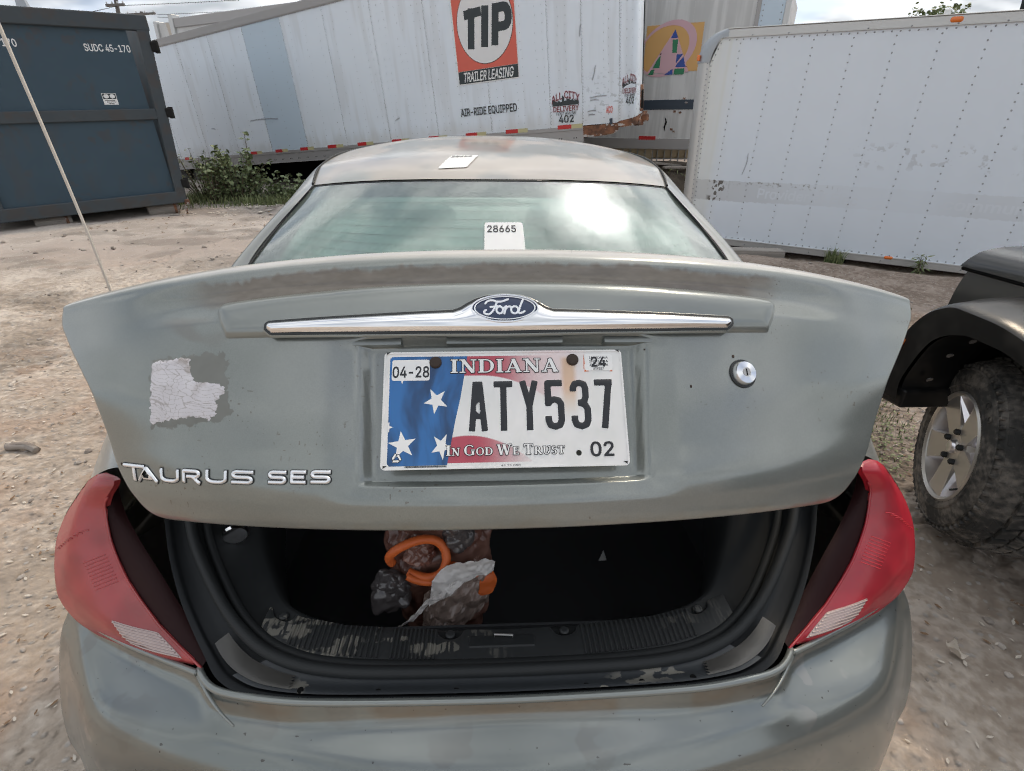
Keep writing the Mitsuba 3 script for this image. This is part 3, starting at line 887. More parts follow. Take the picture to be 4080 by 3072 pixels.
def serif_text(words, x0, x1, y0):
    """words: (text, cap height) pairs set one after another, squeezed to the width x0..x1."""
    out, x = [], 0.0
    for s, h in words:
        for ch in s:
            if ch == ' ':
                x += 0.28 * h
                continue
            w, g = SERIF[ch]
            out.append(sa.translate(sa.scale(unary_union(g()), h, h, origin=(0, 0)), x, 0))
            x += (w + 0.10) * h
    u = unary_union(out)
    return sa.translate(sa.scale(u, (x1 - x0) / u.bounds[2], 1, origin=(0, 0)), x0, y0)


_ind = serif_text([('INDIANA', .0180)], -.0685, .0700, .0467)
plate_part(_ind.buffer(.0010), 'word_outline', 'plate_letters', 0.0016, 0.0003)
plate_part(_ind, 'word', 'paper_white', 0.0020, 0.0003)
_igt = serif_text([('I', .0128), ('N', .0095), (' ', .0128), ('G', .0128), ('OD', .0095), (' ', .0128), ('W', .0128), ('E', .0095), (' ', .0128), ('T', .0128), ('RUST', .0095)], -.0737, .0728, -.0593)
plate_part(_igt.buffer(.0008), 'word_outline', 'plate_letters', 0.0016, 0.0003)
plate_part(_igt, 'word', 'paper_white', 0.0020, 0.0003)
mm_ = lambda ls: [[(a / 1000, b / 1000) for a, b in l] for l in ls]
PLCH = {
    'A': strokes(mm_([[(-41.8, -29.3), (-36.9, 34.6)], [(-32.3, 34.6), (-25.6, -29.3)], [(-39, -10), (-28, -10)], [(-37.5, 31), (-31.5, 31)]]), .0078),
    'T': strokes(mm_([[(-14, 31), (9.9, 31)], [(-1.7, 31), (-1.7, -29.3)]]), .0080),
    'Y': strokes(mm_([[(22.6, 35), (31, 2)], [(38.9, 35), (31, 2)], [(31, 5), (31, -29)]]), .0080),
    '5': strokes(mm_([[(73.7, 31.5), (55, 31.5), (55, 3.5)], [(51.2, 5.5), (58, 5.5)], [(55, 4), (57.5, 8.5), (63, 10), (68.5, 8.5), (71.3, 4), (71.3, -17), (69, -23), (63, -25.2), (57, -23), (54.8, -17), (54.8, -11.5)]]), .0083, join='round'),
    '3': strokes(mm_([[(87.5, 20), (87.5, 25), (90, 30), (96, 31.4), (101.5, 29.5), (103.3, 24), (103.3, 13), (101, 6.5), (95.5, 5)], [(95.5, 5), (102, 2.5), (105, -3), (105, -17), (102.5, -23), (96.5, -25.2), (90, -23), (88, -17), (88, -11.5)], [(93, 5), (97.5, 5)]]), .0083, join='round'),
    '7': strokes(mm_([[(115.3, 31.5), (138.4, 31.5)], [(134.3, 35.2), (125.6, -28.3)]]), .0083)}
for ch, s in PLCH.items():
    plate_part(pillow(s, 0.0008, 0.0008, 0.0020, base=0.0006, wall=0), 'character', 'plate_letters', 0.0010, smooth=30)
_dt = plate_part(round_rect(-.1433, -.0952, .0373, .0650, .003), 'date_sticker', 'paper_white', 0.0016, 0.0003)
_tx = fit_text('04-28', .0142, .0464, depth=.0003)
_tx.apply_translation((-.1424, .0417, 0))
plate_part(_tx, 'numbers', 'plate_letters', 0.0020)
_ys = plate_part(ragged(round_rect(.1045, .1408, .0475, .0700, .003), .0008, .001, 4), 'year_sticker', 'paper_white', 0.0016, 0.0003)
for s, x, y, h, w, z in (('24', .1132, .0527, .0130, .0192, .0024), ('ATY537', .1155, .0482, .0034, .0136, .0024), ('INDIANA', .1110, .0634, .0030, .0245, .0020), ('INDIANA', .1110, .0585, .0030, .0245, .0020), ('INDIANA', .1110, .0536, .0030, .0245, .0020)):
    t_ = fit_text(s, h, w, bold=(s == '24'), depth=.0003)
    t_.apply_translation((x, y, 0))
    plate_part(t_, 'print', 'plate_letters', z)
for x0_, x1_, y0_, y1_ in ((.1035, .1100, .0462, .0492), (.1370, .1410, .0462, .0485), (.1030, .1052, .050, .070)):
    plate_part(sg.Polygon([(x0_, y0_), (x1_, y0_ + .0005), (x0_ + .001, y1_)]), 'old_sticker_edge', 'orange_plastic', 0.0014, 0.0003)
_tx = fit_text('02', .0174, .0295, depth=.0004)
_tx.apply_translation((.1052, -.0630, 0))
plate_part(_tx, 'county_number', 'plate_letters', 0.0016)
_tx = fit_text('41.21.090', .0026, .0236, bold=False, depth=.0003)
_tx.apply_translation((-.0061, -.0737, 0))
plate_part(_tx, 'small_print', 'plate_letters', 0.0014)
_r = np.random.default_rng(3)
plate_part(unary_union([sg.box(-.1238 + .00085 * i, -.0742, -.1238 + .00085 * i + .0003 + .0004 * _r.random(), -.0708) for i in range(60)]), 'barcode', 'plate_letters', 0.0014, 0.0003)
_rc = [sa.rotate(strokes([[(-.1342 - .0042, -.0648), (-.1342 + .0012, -.0648)]], .0022).union(sg.Polygon([(-.1330, -.0665), (-.1330, -.0630), (-.1303, -.0648)])), a, origin=(-.1342, -.0613)) for a in (0, 120, 240)]
plate_part(unary_union([r.buffer(.0007) for r in _rc]), 'recycling_mark', 'plate_letters', 0.0016, 0.0003)
plate_part(unary_union(_rc), 'recycling_arrows', 'paper_white', 0.0020, 0.0003)
for x, y in ((-.0880, .0610), (.0890, .0625)):
    plate_part(moved(lathe([(0, -0.003), (.0078, -0.003), (.0078, .0016), (.0062, .0034), (0, .0040)], 28), frame((x, y, 0), (1, 0, 0), (0, 1, 0))), 'bolt', 'rusty_bolt', 0.0012, smooth=30)
for x, y in ((-.1505, .0728), (.1505, .0728), (-.1505, -.0728), (.1505, -.0728)):
    plate_part(sg.Polygon([(x, y + .0026), (x + .005 * (-1 if x > 0 else 1), y + .0026), (x, y - .001)]), 'corner_clip', 'black_plastic', 0.0022, 0.0003)
# ---------------------------------------------------------------- the car, part 2: body shell, glass, lights, bumper, trunk
SEC = {  # right-hand cross-sections: y -> (x, y, z) from the inner top edge down to the sill
    'A': [(.600, .800, .890), (.640, .812, .900), (.700, .835, .888), (.775, .865, .845), (.845, .900, .745), (.868, .93, .60), (.865, .93, .42), (.84, .93, .25)],
    'B': [(.610, 1.10, 1.000), (.66, 1.10, 1.003), (.73, 1.10, .990), (.800, 1.10, .945), (.868, 1.10, .80), (.890, 1.10, .64), (.888, 1.10, .45), (.86, 1.10, .25)],
    'C': [(.655, 1.42, 1.118), (.70, 1.415, 1.105), (.762, 1.42, 1.035), (.815, 1.42, .965), (.882, 1.42, .82), (.905, 1.42, .64), (.905, 1.42, .45), (.88, 1.42, .25)],
    'D': [(.535, 1.70, 1.300), (.598, 1.70, 1.270), (.705, 1.70, 1.11), (.815, 1.70, .965), (.890, 1.70, .82), (.915, 1.70, .64), (.915, 1.70, .45), (.89, 1.70, .25)],
    'E': [(.560, 2.20, 1.372), (.622, 2.20, 1.335), (.745, 2.20, 1.12), (.825, 2.20, .96), (.900, 2.20, .82), (.925, 2.20, .64), (.920, 2.20, .45), (.89, 2.20, .25)],
    'F': [(.560, 2.95, 1.345), (.620, 2.95, 1.310), (.750, 2.95, 1.11), (.830, 2.95, .95), (.905, 2.95, .80), (.927, 2.95, .62), (.920, 2.95, .45), (.89, 2.95, .25)],
    'G': [(.660, 3.70, 1.030), (.700, 3.70, 1.020), (.770, 3.70, .99), (.830, 3.70, .93), (.900, 3.70, .80), (.925, 3.70, .62), (.920, 3.70, .45), (.89, 3.70, .25)],
    'H': [(.56, 4.50, .925), (.62, 4.50, .925), (.70, 4.50, .915), (.79, 4.50, .87), (.870, 4.50, .76), (.895, 4.50, .60), (.89, 4.50, .45), (.86, 4.50, .25)],
    'I': [(.40, 5.28, .66), (.48, 5.27, .66), (.58, 5.25, .65), (.66, 5.22, .62), (.72, 5.18, .56), (.75, 5.16, .48), (.74, 5.15, .38), (.70, 5.15, .25)]}
_rows = [SEC[k] for k in 'ABCDEFGHI']
_sideP = resample(resample(_rows, 56, 1), 190, 0)
_cen = (_sideP[:-1, :-1] + _sideP[1:, 1:]) / 2
for _sx in (1, -1):
    P = _sideP * [_sx, 1, 1]
    f = grid_faces(*P.shape[:2], flip=_sx > 0)
    c = _cen.reshape(-1, 3)
    keep = np.ones(len(c), bool)
    for wy in (1.62, 4.38):
        keep &= ~((np.hypot(c[:, 1] - wy, c[:, 2] - .33) < .355) & (c[:, 2] < .75))
    m = TM(P.reshape(-1, 3), f[keep])
    part(car, 'side_body', m, 'body_paint', smooth=45)
    # dark glass of the side windows
    g = resample(resample([[NP(SEC[k][1]) + (SEC[k][2] - NP(SEC[k][1])) * t for t in (.10, .5, 1.0)] for k in 'DEF'], 8, 1), 24, 0)[2:]
    g = g + NP([.004, 0, .002])
    part(car, 'side_window', grid_mesh(g * [_sx, 1, 1], _sx > 0), 'tint_glass', smooth=True)
for _sx in (1, -1):
    for wy in (1.62, 4.38):
        ax = frame((_sx * .80, wy, .325), (0, 1, 0), (0, 0, 1)) if _sx > 0 else frame((_sx * .80, wy, .325), (0, -1, 0), (0, 0, 1))
        wk = part(car, 'wheel', moved(lathe([(.20, -.10), (.27, -.105), (.315, -.09), (.325, -.05), (.325, .05), (.315, .085), (.27, .10), (.21, .10)], 40), ax), 'tyre_rubber', smooth=40)
        part(wk, 'rim', moved(lathe([(.0, .06), (.06, .065), (.10, .05), (.19, .06), (.205, .098), (.215, .10), (.21, -.10)], 40), ax), 'alloy', smooth=40)

# roof
_R = []
for y0, z0, dy, dz, xe in ((1.485, 1.335, .215, -.036, .535), (1.58, 1.362, .19, -.042, .543), (1.75, 1.392, .13, -.047, .550), (2.10, 1.422, .08, -.055, .560), (2.45, 1.430, .0, -.055, .560), (2.80, 1.415, .0, -.055, .560), (3.10, 1.375, -.12, -.04, .560)):
    _R.append([(t * xe, y0 + dy * t ** 2, z0 + dz * t ** 2.4) for t in (0, .25, .5, .75, .9, 1.0)])
part(car, 'roof', loft(mirror_rows(_R), 70, 81), 'body_paint', smooth=True, label='hazy roof panel reflecting the clouds')
# windscreen and bonnet
_WS = [[(t * a, y0 + dy * t ** 2, z0 + dz * t ** 2) for t in (0, .4, .8, 1)] for a, y0, dy, z0, dz in ((.555, 3.105, -.12, 1.372, -.04), (.61, 3.45, -.13, 1.21, -.04), (.66, 3.82, -.14, 1.03, -.02))]
part(car, 'windscreen', loft(mirror_rows(_WS), 16, 31), 'clear_glass', smooth=True)
_HD = [[(t * a, y0 + dy * t ** 2, z0 + dz * t ** 2) for t in (0, .4, .8, 1)] for a, y0, dy, z0, dz in ((.66, 3.84, -.14, 1.025, -.01), (.60, 4.5, 0, .955, -.03), (.50, 5.1, -.05, .80, -.04), (.45, 5.30, -.03, .66, 0), (.6, 5.36, -.10, .45, 0), (.65, 5.34, -.12, .25, 0))]
part(car, 'bonnet', loft(mirror_rows(_HD), 40, 41), 'body_paint', smooth=True)

# rear window: glass, printed black border, heating lines, rubber edge
GT = NP([(t * .532, 1.482 + .212 * t ** 2, 1.330 - .035 * t ** 2.4) for t in np.linspace(0, 1, 7)])
GM = NP([(t * .600, 1.290 + .265 * t ** 2, 1.222 - .018 * t ** 2.2) for t in np.linspace(0, 1, 7)])
GB = NP([(t * .652, 1.080 + .335 * t ** 2, 1.080 + .034 * t ** 2.0) for t in np.linspace(0, 1, 7)])
_GP = resample(resample(mirror_rows([GT, GM, GB]), 61, 1), 41, 0)
RW = part(car, 'rear_window', grid_mesh(_GP), 'dusty_glass', smooth=True, label='dusty greenish rear window reflecting clouds')


def on_glass(u, w, h=0.0):
    """u from -1 (left) to 1 (right), w from 0 (top) to 1 (bottom)"""
    from scipy.ndimage import map_coordinates
    c = NP([np.asarray(w) * 40.0, (np.asarray(u) + 1) * 30.0])
    p = np.stack([map_coordinates(_GP[..., k], c, order=1, mode='nearest') for k in range(3)], -1)
    return p + NP([0, -.55, .835]) * np.asarray(h)[..., None]


_w = np.linspace(0, 1, 31)
_u = np.linspace(-1, 1, 61)
for nm, uu, ww in (('top', _u, np.array([0.004, .05, .10, .135])), ('left', np.array([-.995, -.95, -.90, -.865]), np.linspace(.135, 1, 30)), ('right', np.array([.865, .90, .95, .995]), np.linspace(.135, 1, 30))):
    U, Wd = np.meshgrid(uu, ww)
    part(RW, 'black_border', grid_mesh(on_glass(U, Wd, -.004 + 0 * U)), 'frit', smooth=True)
U, Wd = np.meshgrid(np.linspace(-.885, .885, 50), np.linspace(.12, .99, 36))
part(RW, 'inner_haze', grid_mesh(on_glass(U, Wd, -.007 + 0 * U)), 'window_haze', smooth=True)
_hl = []
for k in range(11):
    w0 = .20 + .07 * k
    a = on_glass(np.linspace(-.84, .84, 30), np.full(30, w0), np.full(30, -.003))
    b = on_glass(np.linspace(-.84, .84, 30), np.full(30, w0 + .004), np.full(30, -.003))
    _hl.append(grid_mesh(np.stack([a, b])))
part(RW, 'heating_lines', cat(_hl), 'rusty_bolt', stuff=True)
_edge_l = [on_glass(np.full(30, s * 1.008), np.linspace(0.0, 1, 30), np.full(30, .002)) for s in (-1, 1)]
for e in _edge_l:
    part(RW, 'rubber_edge', tube(e, .0036, 8), 'rubber', smooth=True)
part(RW, 'rubber_edge', tube(on_glass(np.linspace(-1, 1, 60), np.full(60, -.0), np.full(60, -.002)), .0034, 8), 'rubber', smooth=True)
for s in (-1, 1):
    r_ = NP([(s * .535, 1.70, 1.302), (s * .551, 1.84, 1.338), (s * .558, 2.1, 1.366), (s * .562, 2.5, 1.374), (s * .562, 3.0, 1.345)])
    part(car, 'roof_molding', tube(resample(r_, 40, 0) + NP([0, 0, .000]), .0036, 8), 'rubber', smooth=True)

# paper tags on the window and the roof (number only)
def tag(fn, w, h, name, bold=True):
    m = pillow(round_rect(-w / 2, w / 2, -h / 2, h / 2, .005), 0, 1, .006)
    key = part(car, name, TM(fn(m.vertices[:, 0], m.vertices[:, 1], .0015), m.faces), 'paper_white', label='white numbered paper tag')
    t_ = fit_text('28665', h * .13, w * .74, bold=bold, depth=.0002)
    v = t_.vertices
    return key, TM(fn(v[:, 0] - w * .43, v[:, 1] + h * .30, .0022 + v[:, 2]), t_.faces)


k_, t_ = tag(lambda x, v, h: on_glass((x * 1.18 + .022) / .62, .565 - v / .335, h + 0 * x), .074, .128, 'window_tag')
part(k_, 'numbers', t_, 'plate_letters')


from scipy.interpolate import LinearNDInterpolator
_rv_ = resample(resample(mirror_rows(_R), 81, 1), 70, 0).reshape(-1, 3)
_rz = LinearNDInterpolator(_rv_[:, :2], _rv_[:, 2])


def on_roof(x, v, h):
    X, Y = x - .095 + .25 * v, 1.628 + v
    return np.stack([X, Y, _rz(X, Y) + h + .0005], -1)


k_, t_ = tag(on_roof, .080, .125, 'roof_tag')
part(k_, 'numbers', t_, 'sticker_glue')

# cabin
part(car, 'parcel_shelf', grid_mesh(resample(resample(mirror_rows([[(0, 1.10, 1.035), (.4, 1.13, 1.035), (.63, 1.35, 1.04)], [(0, 1.75, 1.02), (.4, 1.75, 1.02), (.63, 1.75, 1.02)]]), 9, 1), 4, 0), True), 'interior_grey', smooth=True)
part(car, 'cabin_floor', box(-.80, .80, 1.76, 3.7, .28, .30), 'interior_grey')
part(car, 'headlining', grid_mesh(resample(resample(mirror_rows(_R[1:]), 31, 1), 24, 0) * NP([.97, 1, 1]) - NP([0, 0, .035]), True), 'seat_fabric', smooth=True)
part(car, 'dashboard', hull([(x, y, z) for x in (-.7, .7) for y, z in ((3.35, .55), (3.35, .92), (3.5, .98), (3.80, .98), (3.80, .5))]), 'interior_grey')


def seat_back(x0, x1, y, z0, z1, name, lean=.22):
    P = [(x, y + dy + lean * (z - z0), z) for x, z in ((x0, z0), (x0 - .0, (z0 + z1) / 2), (x0 + .05, z1), (x1 - .05, z1), (x1, z0), (x1, (z0 + z1) / 2)) for dy in (0, .13)]
    m = manifold_round(P, .04)
    return part(car, name, m, 'seat_fabric', smooth=40)


def manifold_round(P, r):
    s = trimesh.creation.icosphere(2, r).vertices
    return hull((NP(P)[:, None] + s[None]).reshape(-1, 3))


seat_back(-.62, .62, 1.66, .58, 1.02, 'rear_seat')
for x in (-.38, .38):
    part(car, 'head_restraint', manifold_round([(x + a, 1.80 + b, z) for a in (-.09, .09) for b in (0, .05) for z in (1.09, 1.17)], .03), 'seat_fabric', smooth=40)
    seat_back(x - .22, x + .22, 2.42, .55, 1.08, 'front_seat')
    part(car, 'head_restraint', manifold_round([(x + a, 2.58 + b, z) for a in (-.08, .08) for b in (0, .05) for z in (1.16, 1.25)], .03), 'seat_fabric', smooth=40)
part(car, 'rear_view_mirror', manifold_round([(a, 3.22, z) for a in (-.10, .10) for z in (1.25, 1.29)], .015), 'black_plastic', smooth=40)
part(car, 'rear_deck_panel', loft(mirror_rows([[(0, 1.02, 1.03), (.35, 1.03, 1.02), (.66, 1.20, .99)], [(0, 1.09, 1.078), (.35, 1.16, 1.083), (.665, 1.43, 1.10)]]), 6, 31, True), 'trunk_paint', smooth=True)

# ---------------------------------------------------------------- lights
_TLn = NP([-.46, -.80, .28])




def light_plane(x, z):
    return .575 + .62 * (np.abs(x) - .475) + .35 * (z - .686)


# outline of the right lens in (|x|, z)
LENS = [(.470, .690), (.516, .699), (.563, .710), (.587, .721), (.611, .733), (.640, .752), (.662, .778), (.676, .803), (.682, .830), (.684, .856), (.672, .878), (.654, .898), (.642, .915), (.690, .910), (.722, .888), (.752, .858), (.783, .825), (.812, .795), (.840, .761), (.856, .72), (.860, .68), (.854, .648), (.836, .620), (.810, .604), (.771, .600), (.709, .607), (.626, .629), (.54, .659), (.49, .684)]
_lens = sg.Polygon(LENS).buffer(-.004).buffer(.004)
_lensm = pillow(_lens, .046, .050, .010, base=.004, wall=-.006)
_nL = NP([-.0, 0, 0])


def lens_map(m, extra=0.0, sx=1):
    """plane coordinates (|x|, z, height) -> world; the lens wraps forward round the corner"""
    v = m.vertices
    x, z, h = v[:, 0], v[:, 1], v[:, 2] + extra
    y = light_plane(x, z) + .55 * np.maximum(x - .775, 0) ** 1.6 * 2.0
    nrm = NP([.45, -.82, .30])
    nrm = nrm / np.linalg.norm(nrm)
    P = np.stack([x, y, z], -1) + h[:, None] * nrm
    return TM(P * [sx, 1, 1], m.faces if sx > 0 else m.faces[:, ::-1])


_IE = [(.470, .690), (.516, .699), (.563, .710), (.587, .721), (.611, .733), (.640, .752), (.662, .778), (.676, .803), (.682, .830), (.684, .856), (.672, .878)]
_rev = sg.Polygon([(.503, .690), (.598, .674), (.640, .695), (.558, .703)])
for sx in (-1, 1):
    L = part(car, 'tail_light', lens_map(_lensm, 0, sx), 'red_lens', smooth=50, label=('left' if sx < 0 else 'right') + ' red tail light' + (', hazed' if sx < 0 else ', glossy'))
    E0, E1 = NP(_IE), NP([(.466, .694), (.500, .707), (.538, .729), (.560, .746), (.585, .765), (.617, .788), (.643, .810), (.661, .829), (.672, .848), (.677, .867), (.672, .878)])
    fr = [np.column_stack([(E0 + (E1 - E0) * t) * [sx, 1], light_plane(*(E0 + (E1 - E0) * t).T) + dy])[:, [0, 2, 1]] for t, dy in ((0, -.001), (.3, .003), (.8, .014), (1, .030))]
    part(L, 'inner_facet', loft(fr, 10, 60, sx > 0), 'shaded_red_lens', smooth=True)
    rm = pillow(_rev, .001, .004, .005, base=.0, wall=-.012)
    # the reversing lamp sits on the pillow's surface
    def pill(x, z):
        d = shapely.distance(shapely.points(np.column_stack([x, z])), _lens.exterior)
        return .004 + .046 * (1 - np.exp(-d / .050))
    rv = rm.vertices.copy()
    rv[:, 2] += pill(rv[:, 0], rv[:, 1]) + .0006
    part(L, 'reversing_lamp', lens_map(TM(rv, rm.faces), 0, sx), 'clear_lens', smooth=40)
    rb = []
    for k in range(7):
        t0 = (k + .5) / 7.0
        a = NP([.503, .690]) * (1 - t0) + NP([.558, .703]) * t0
        b = NP([.598, .674]) * (1 - t0) + NP([.640, .695]) * t0
        pth = NP([a + (b - a) * q for q in np.linspace(.02, .98, 14)])
        hh = pill(pth[:, 0], pth[:, 1]) + .0016
        pm = lens_map(TM(np.column_stack([pth, hh]), [[0, 1, 2]]), 0, sx).vertices
        rb.append(tube(pm, .0011, 6))
    part(L, 'lamp_ribs', cat(rb), 'clear_lens', smooth=True, stuff=True)
    op = []
    for k in range(9):
        c0 = NP([.702 + .0085 * k, .815 - .0068 * k])
        pth = NP([c0 + NP([.016 * q, -.004 * q - .004 * q * q]) for q in np.linspace(0, 1, 9)])
        hh = pill(pth[:, 0], pth[:, 1]) + .0002
        op.append(tube(lens_map(TM(np.column_stack([pth, hh]), [[0, 1, 2]]), 0, sx).vertices, .0011, 5))
        c0 = NP([.676 - .0035 * k, .781 - .0042 * k])
        pth = NP([c0 + NP([.030 * q, -.020 * q]) for q in np.linspace(0, 1, 7)])
        hh = pill(pth[:, 0], pth[:, 1]) + .0002
        op.append(tube(lens_map(TM(np.column_stack([pth, hh]), [[0, 1, 2]]), 0, sx).vertices, .0009, 5))
    part(L, 'lens_ridges', cat(op), 'bright_red_lens' if sx > 0 else 'red_lens', smooth=True, stuff=True)
    ridge = NP(_IE)
    ridge = resample(ridge, 30, 0)
    part(L, 'lens_edge', tube(np.stack([ridge[:, 0] * sx, light_plane(ridge[:, 0], ridge[:, 1]) - .004, ridge[:, 1]], -1), .0022, 8), 'red_lens', smooth=True)

# ---------------------------------------------------------------- bumper
def plan(x, y0, k=1.0):
    """how the rear of the car curves forward towards its sides"""
    a = np.abs(x)
    return y0 + k * np.interp(a, [0, .2, .3, .4, .475, .56, .65, .74, .80, .835, .86], [0, .003, .010, .030, .075, .125, .175, .222, .262, .297, .345])


_bx = NP([0, .15, .28, .38, .43, .475, .56, .65, .74, .80, .84])
_topz = NP([.700, .700, .699, .695, .690, .684, .669, .656, .648, .648, .655])
_topy = NP([.490, .492, .497, .512, .528, .568, .609, .653, .706, .758, .808])
_smy = .490 + .205 * (_bx / .80) ** 2.0 + .105 * sstep(.62, .90, _bx)
_smz = .700 - .050 * (_bx / .84) ** 1.6
_rowsB = []
for dz, dyo, kx, cf in ((0, 0, 0, .5), (-.006, -.002, 0, .5), (-.017, -.006, .001, .55), (-.026, -.014, .002, .6), (-.034, -.032, .004, .6), (-.042, -.054, .006, .6), (-.054, -.074, .009, .58), (-.075, -.090, .018, .50), (-.11, -.098, .027, .40), (-.17, -.102, .038, .24), (-.24, -.104, .046, .06), (-.31, -.106, .050, .0), (-.37, -.100, .048, .0), (-.42, -.06, .02, .1), (-.44, .02, .0, 0)):
    w_ = float(sstep(-.012, -.060, dz))
    row = [(x + kx * (x / .84) ** 3, ty * (1 - w_) + sy * w_ + dyo * (1 - cf * (x / .84) ** 4), tz * (1 - w_) + sz * w_ + dz * (1.0 + .10 * (x / .84) ** 2)) for x, ty, tz, sy, sz in zip(_bx, _topy, _topz, _smy, _smz)]
    x_, y_, z_ = row[-1]
    row += [(x_ + .012 + .12 * kx, y_ + .07, z_ - .004), (x_ + .018 + .10 * kx, y_ + .18, z_ - .008), (x_ + .021 + .05 * kx, .99, z_ - .01), (x_ + .021, 1.22, z_ - .01)]
    _rowsB.append(row)
_bp = resample(resample(mirror_rows(_rowsB), 181, 1), 100, 0)
_bn = np.cross(np.gradient(_bp, axis=1), np.gradient(_bp, axis=0))
_bn /= np.linalg.norm(_bn, axis=-1, keepdims=True)
_bp = _bp + NP([0, -.002, 0]) * (fb(_bp * 5, 2)[..., None] - .5) * 2
BMP = part(car, 'rear_bumper', grid_mesh(_bp, True), 'bumper_paint', smooth=True, label='scuffed grey-green rear bumper')
# body seam low on the bumper and the edge under the lights
for sx in (-1, 1):
    e = resample(NP([(x, y - .004, z + .003) for x, y, z in zip(_bx[5:], _topy[5:], _topz[5:])] + [(.866, .92, .648), (.872, 1.06, .645)]), 40, 0) * [sx, 1, 1]
    part(BMP, 'upper_edge', tube(e, .0048, 8), 'plain_paint', smooth=True)
    cr = NP([(.476, .566, .681), (.455, .543, .679), (.432, .520, .677), (.408, .500, .676), (.390, .488, .672)])
    part(BMP, 'crease', tube(resample(cr, 20, 0) * [sx, 1, 1], NP(np.linspace(.0040, .0015, 20)), 8), 'plain_paint', smooth=True)
_lip = resample(NP([(s * x, y, z + .002) for s, rng in ((-1, range(5, 0, -1)), (1, range(0, 6))) for x, y, z in ((_bx[i], _topy[i], _topz[i]) for i in rng)]), 90, 0)
part(BMP, 'sill_edge', tube(_lip + NP([0, .003, .000]), .0056, 10), 'plain_paint', smooth=True)

# ---------------------------------------------------------------- trunk opening
# half paths (right side): O outer lip, S seal, I inner edge of the trim
O = NP([(.615, 1.10, .985), (.612, .95, .935), (.604, .81, .873), (.578, .735, .815), (.535, .66, .758), (.474, .588, .700), (.428, .540, .697), (.38, .516, .699), (.28, .501, .702), (.15, .496, .703), (0, .494, .703)])
S = NP([(.585, 1.10, .955), (.588, .95, .905), (.575, .83, .850), (.547, .757, .805), (.498, .69, .757), (.432, .625, .714), (.362, .577, .702), (.295, .553, .701), (.21, .541, .702), (.11, .538, .702), (0, .537, .702)])
I = NP([(.50, 1.10, .93), (.50, .97, .88), (.488, .88, .82), (.462, .81, .765), (.424, .745, .722), (.378, .684, .702), (.32, .652, .699), (.26, .636, .698), (.17, .627, .698), (.09, .620, .698), (0, .618, .698)])
_up = NP([0, -.25, 1.0])


def path_mix(t, drop):
    return O + (S - O) * t + _up * drop


_rowsT = [path_mix(0, .002), path_mix(.16, .000), path_mix(.24, -.010), path_mix(.55, -.014), path_mix(.86, -.010), path_mix(1.0, .0)]
_tr = mirror_rows(NP(_rowsT)[:, ::-1])
TRK = part(car, 'trunk_frame', loft(_tr, 26, 161, True), 'trunk_paint', smooth=True)
_wall = lambda P, d: P + NP([0, 0, -d])
_rowsI = [S + _up * -.004, S + (I - S) * .30 + _up * -.008, S + (I - S) * .65 + _up * -.009, I + _up * -.004, I + (NP([0, .9, .8]) - I) * .03 + NP([0, 0, -.04]), I * [.96, 1, 1] + NP([0, .02, -.22])]
part(TRK, 'inner_trim', loft(mirror_rows(NP(_rowsI)[:, ::-1]), 30, 161, True), 'black_plastic', smooth=True)
_seal = resample(mirror_rows(NP([S])[:, ::-1])[0], 150, 0)
part(TRK, 'weather_strip', tube(_seal + NP([0, -.001, .006]), .0095, 10), 'rubber', smooth=True, label='black rubber weather strip')
_seal2 = resample(mirror_rows(NP([S + (I - S) * .22])[:, ::-1])[0], 150, 0)
part(TRK, 'weather_strip', tube(_seal2 + NP([0, 0, -.004]), .008, 8), 'rubber', smooth=True)
# dark plastic cover between the seal and the sill edge, bare painted corners at its ends
_sel = lambda P, a=5: P[a:]
_rowsC = [_sel(O) + (_sel(S) - _sel(O)) * t + _up * h for t, h in ((.24, .0005), (.30, .001), (.62, -.003), (.9, .0))]
_rowsC = [r[1:] for r in _rowsC]
part(TRK, 'sill_cover', loft(mirror_rows(NP(_rowsC)[:, ::-1]), 14, 121, True), 'sill_plastic', smooth=True)
for sx in (-1, 1):
    cp = loft([[(.452, .590, .7155), (.400, .556, .7140), (.345, .532, .7130), (.300, .520, .7115)], [(.466, .590, .709), (.418, .552, .7085), (.360, .523, .7085), (.305, .510, .7085)]], 8, 24) if False else loft([NP(O[5:9]) + (S[5:9] - O[5:9]) * t + _up * h for t, h in ((.34, .0015), (.45, .0025), (.6, .0025), (.74, .002))], 10, 30)
    v = cp.vertices * [sx, 1, 1]
    f = cp.faces if sx < 0 else cp.faces[:, ::-1]
    tt = (cp.vertices[:, 0] - .28) / (.474 - .28)
    keep = cp.vertices[f].mean(1)[:, 0] > .315
    part(TRK, 'painted_corner', TM(v, f[keep]), 'corner_paint', smooth=True)
for x in (-.30, -.07, .125, .29, -.185, .21):
    y, z = np.interp(abs(x), [0, .15, .28, .38], [.508, .510, .516, .53]), .7035
    part(TRK, 'clip_hole', moved(lathe([(0, 0), (.0048, 0), (.0048, .0012), (0, .0012)], 16), frame((x, y, z - .0022), (1, 0, 0), (0, 1, .12))), 'hole_black')

